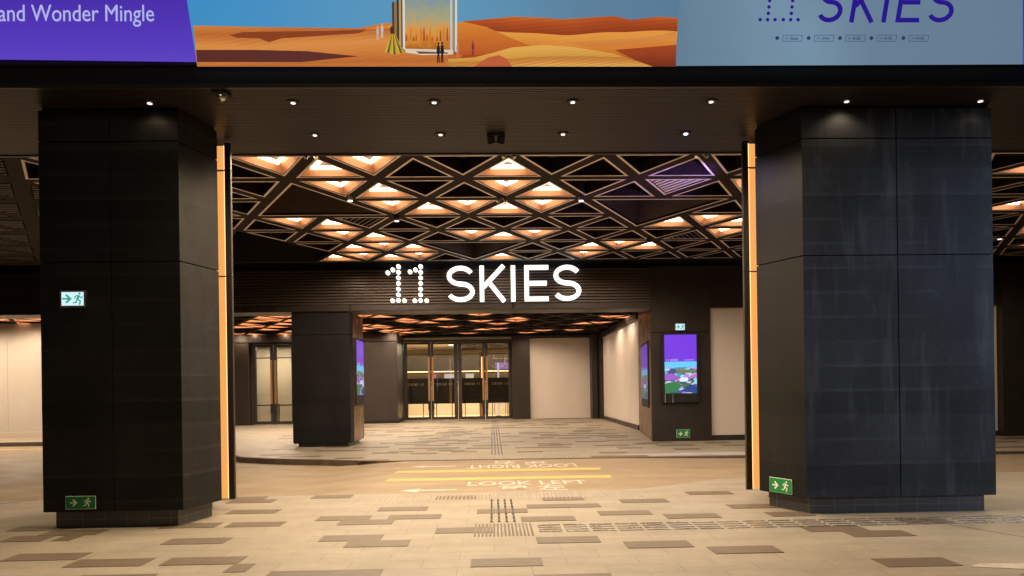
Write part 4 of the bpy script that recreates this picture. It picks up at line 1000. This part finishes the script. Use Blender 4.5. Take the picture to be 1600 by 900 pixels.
# ================================================================== ADDED FILL LAMPS, unseen behind the viewer (cool wash on right pillar, warm fill)
def fill_lamp(x, y, h, col_, energy, lab, tx, ty, cone=150):
    e = empty("fill_lamp", (x, y, 0), lab, "added lamp")
    MB().cyl((0, 0), .09, .05, 0, h, 12).build("pole", brown_dark, e)
    d = Vector((tx-x, ty-y, 0)).normalized()
    MB().tube((0, 0, h-.1), (d.x*1.2, d.y*1.2, h+.1), .035).build("arm", brown_dark, e)
    hd = MB().box(-.35, .35, -.14, .14, -.05, .05).build("lamp_head", brown_dark, e, loc=(d.x*1.4, d.y*1.4, h+.06), rot=(0, 0, math.atan2(d.y, d.x)), bevel=.02)
    MB().box(-.3, .3, -.11, .11, -.062, -.052).build("lens", emis("fill_lens_%d" % (x*10), col_, 10), hd)
    ld = bpy.data.lights.new("fill_lamp_light", 'SPOT'); ld.energy = energy; ld.color = col_; ld.spot_size = math.radians(cone); ld.spot_blend = .8; ld.shadow_soft_size = .25
    lo_ = bpy.data.objects.new("fill_lamp_light", ld); C.objects.link(lo_); lo_.parent = e; lo_.location = (d.x*1.4, d.y*1.4, h-.05)
    v = Vector((tx, ty, 1.5))-Vector((x+d.x*1.4, y+d.y*1.4, h)); lo_.rotation_euler = v.to_track_quat('-Z', 'Y').to_euler()
    return e
fill_lamp(13.0, .5, 4.2, (.62, .77, 1.0), 2100, "added lamp with cool fill light, unseen behind the viewer", 6.2, 8.5, 46)
fill_lamp(-3.0, -4.5, 7.0, (1.0, .80, .56), 300, "added lamp with warm fill light, unseen behind the viewer", -.5, 6)

# added violet uplight, hidden behind the right pillar's fin to tint the louvres
e = empty("added_uplight", (3.72, 10.06, 4.2), "small violet lamp added out of sight high behind the right pillar", "spotlight")
MB().box(-.05, .05, -.05, .05, -.08, .0).build("housing", black_m, e, bevel=.006); MB().cyl((0, 0), .035, .035, .001, .008, 12).build("lens", lamp_cool, e)
ld = bpy.data.lights.new("added_uplight_lamp", 'SPOT'); ld.energy = 260; ld.color = (.36, .26, 1); ld.spot_size = math.radians(50); ld.spot_blend = .6; ld.shadow_soft_size = .05
lo_ = bpy.data.objects.new("added_uplight_lamp", ld); C.objects.link(lo_); lo_.parent = e; lo_.location = (0, 0, .05)
lo_.rotation_euler = (Vector((3.0, 11.9, 5.05))-Vector((3.72, 10.06, 4.25))).to_track_quat('-Z', 'Y').to_euler()

# odds and ends on the floor
patch = mat("reflection_pale", (.50, .47, .44), .4, noise=.25, nscale=2.5, stretch=(.5, 2, 1), rvar=.15)  # pale colour stands for a reflection along the worn far kerb
tag(MB().prism([(2.3, 15.9), (4.0, 15.95), (7.5, 15.85), (9.5, 16.0), (7.0, 16.55), (4.4, 16.7), (3.0, 16.35)], .0012, .0022).build("reflection_patch", patch), "pale worn strip with painted reflection on the far pavement right of the crossing", "painted reflection")
a = onZ(1508, 883); b = onZ(1600, 889)
tag(MB().prism([(a.x, a.y-.06), (b.x+.4, a.y-.30), (b.x+.5, a.y+.0), (a.x+.15, a.y+.03)], .001, .004).build("painted_mark", paint_white), "white painted sliver at the bottom right corner of the pavement", "road marking")
a = onZ(1440, 812); b = onZ(1600, 848); mb = MB(); mb.prism([(a.x, a.y-.006), (b.x+.3, b.y-.066), (b.x+.3, b.y-.052), (a.x, a.y+.006)], .0045, .0062); tag(mb.build("floor_joint", bar_dark), "thin dark joint line in the paving in front of the right pillar", "floor joint")
a = onZ(60, 781); b = onZ(-20, 790); tag(MB().prism([(b.x, b.y-.01), (a.x, a.y-.01), (a.x, a.y+.01), (b.x, b.y+.01)], .0045, .0062).build("floor_joint", bar_dark), "thin dark joint line in the floor at the left edge beside the left pillar", "floor joint")
# more of the interior seen through the right pair of doors
e = empty("display_totem", (.35, 39.0, 0), "slim white glowing totem inside behind the rightmost door leaf", "totem")
MB().box(-.16, .16, -.1, .1, 0, .08).build("base", black_m, e); MB().box(-.05, .05, -.04, .04, .08, 3.0).build("tube", emis("totem_glow", (.9, .92, .95), .8), e, bevel=.02)
e = empty("interior_column", (-.55, 38.4, 0), "orange lit column inside behind the third door leaf", "column")
MB().box(-.14, .14, -.14, .14, 0, 3.6).build("shaft", mat("orange_shaft", (.6, .26, .09), .4), e, bevel=.01); MB().box(-.02, .02, -.155, -.142, 1.2, 3.3).build("strip_light", emis("shaft_glow", (1, .6, .28), 4), e)
mb = MB()
for i in range(6): mb.box(.0, 1.9, 41+i*.01, 41.02+i*.01, 1.2+i*.42, 1.23+i*.42)
for x in (.1, .75, 1.4): mb.box(x, x+.04, 40.95, 41.0, .0, 3.6)
tag(mb.build("open_shelving", steel), "thin metal shelving inside behind the rightmost door leaf", "shelf")
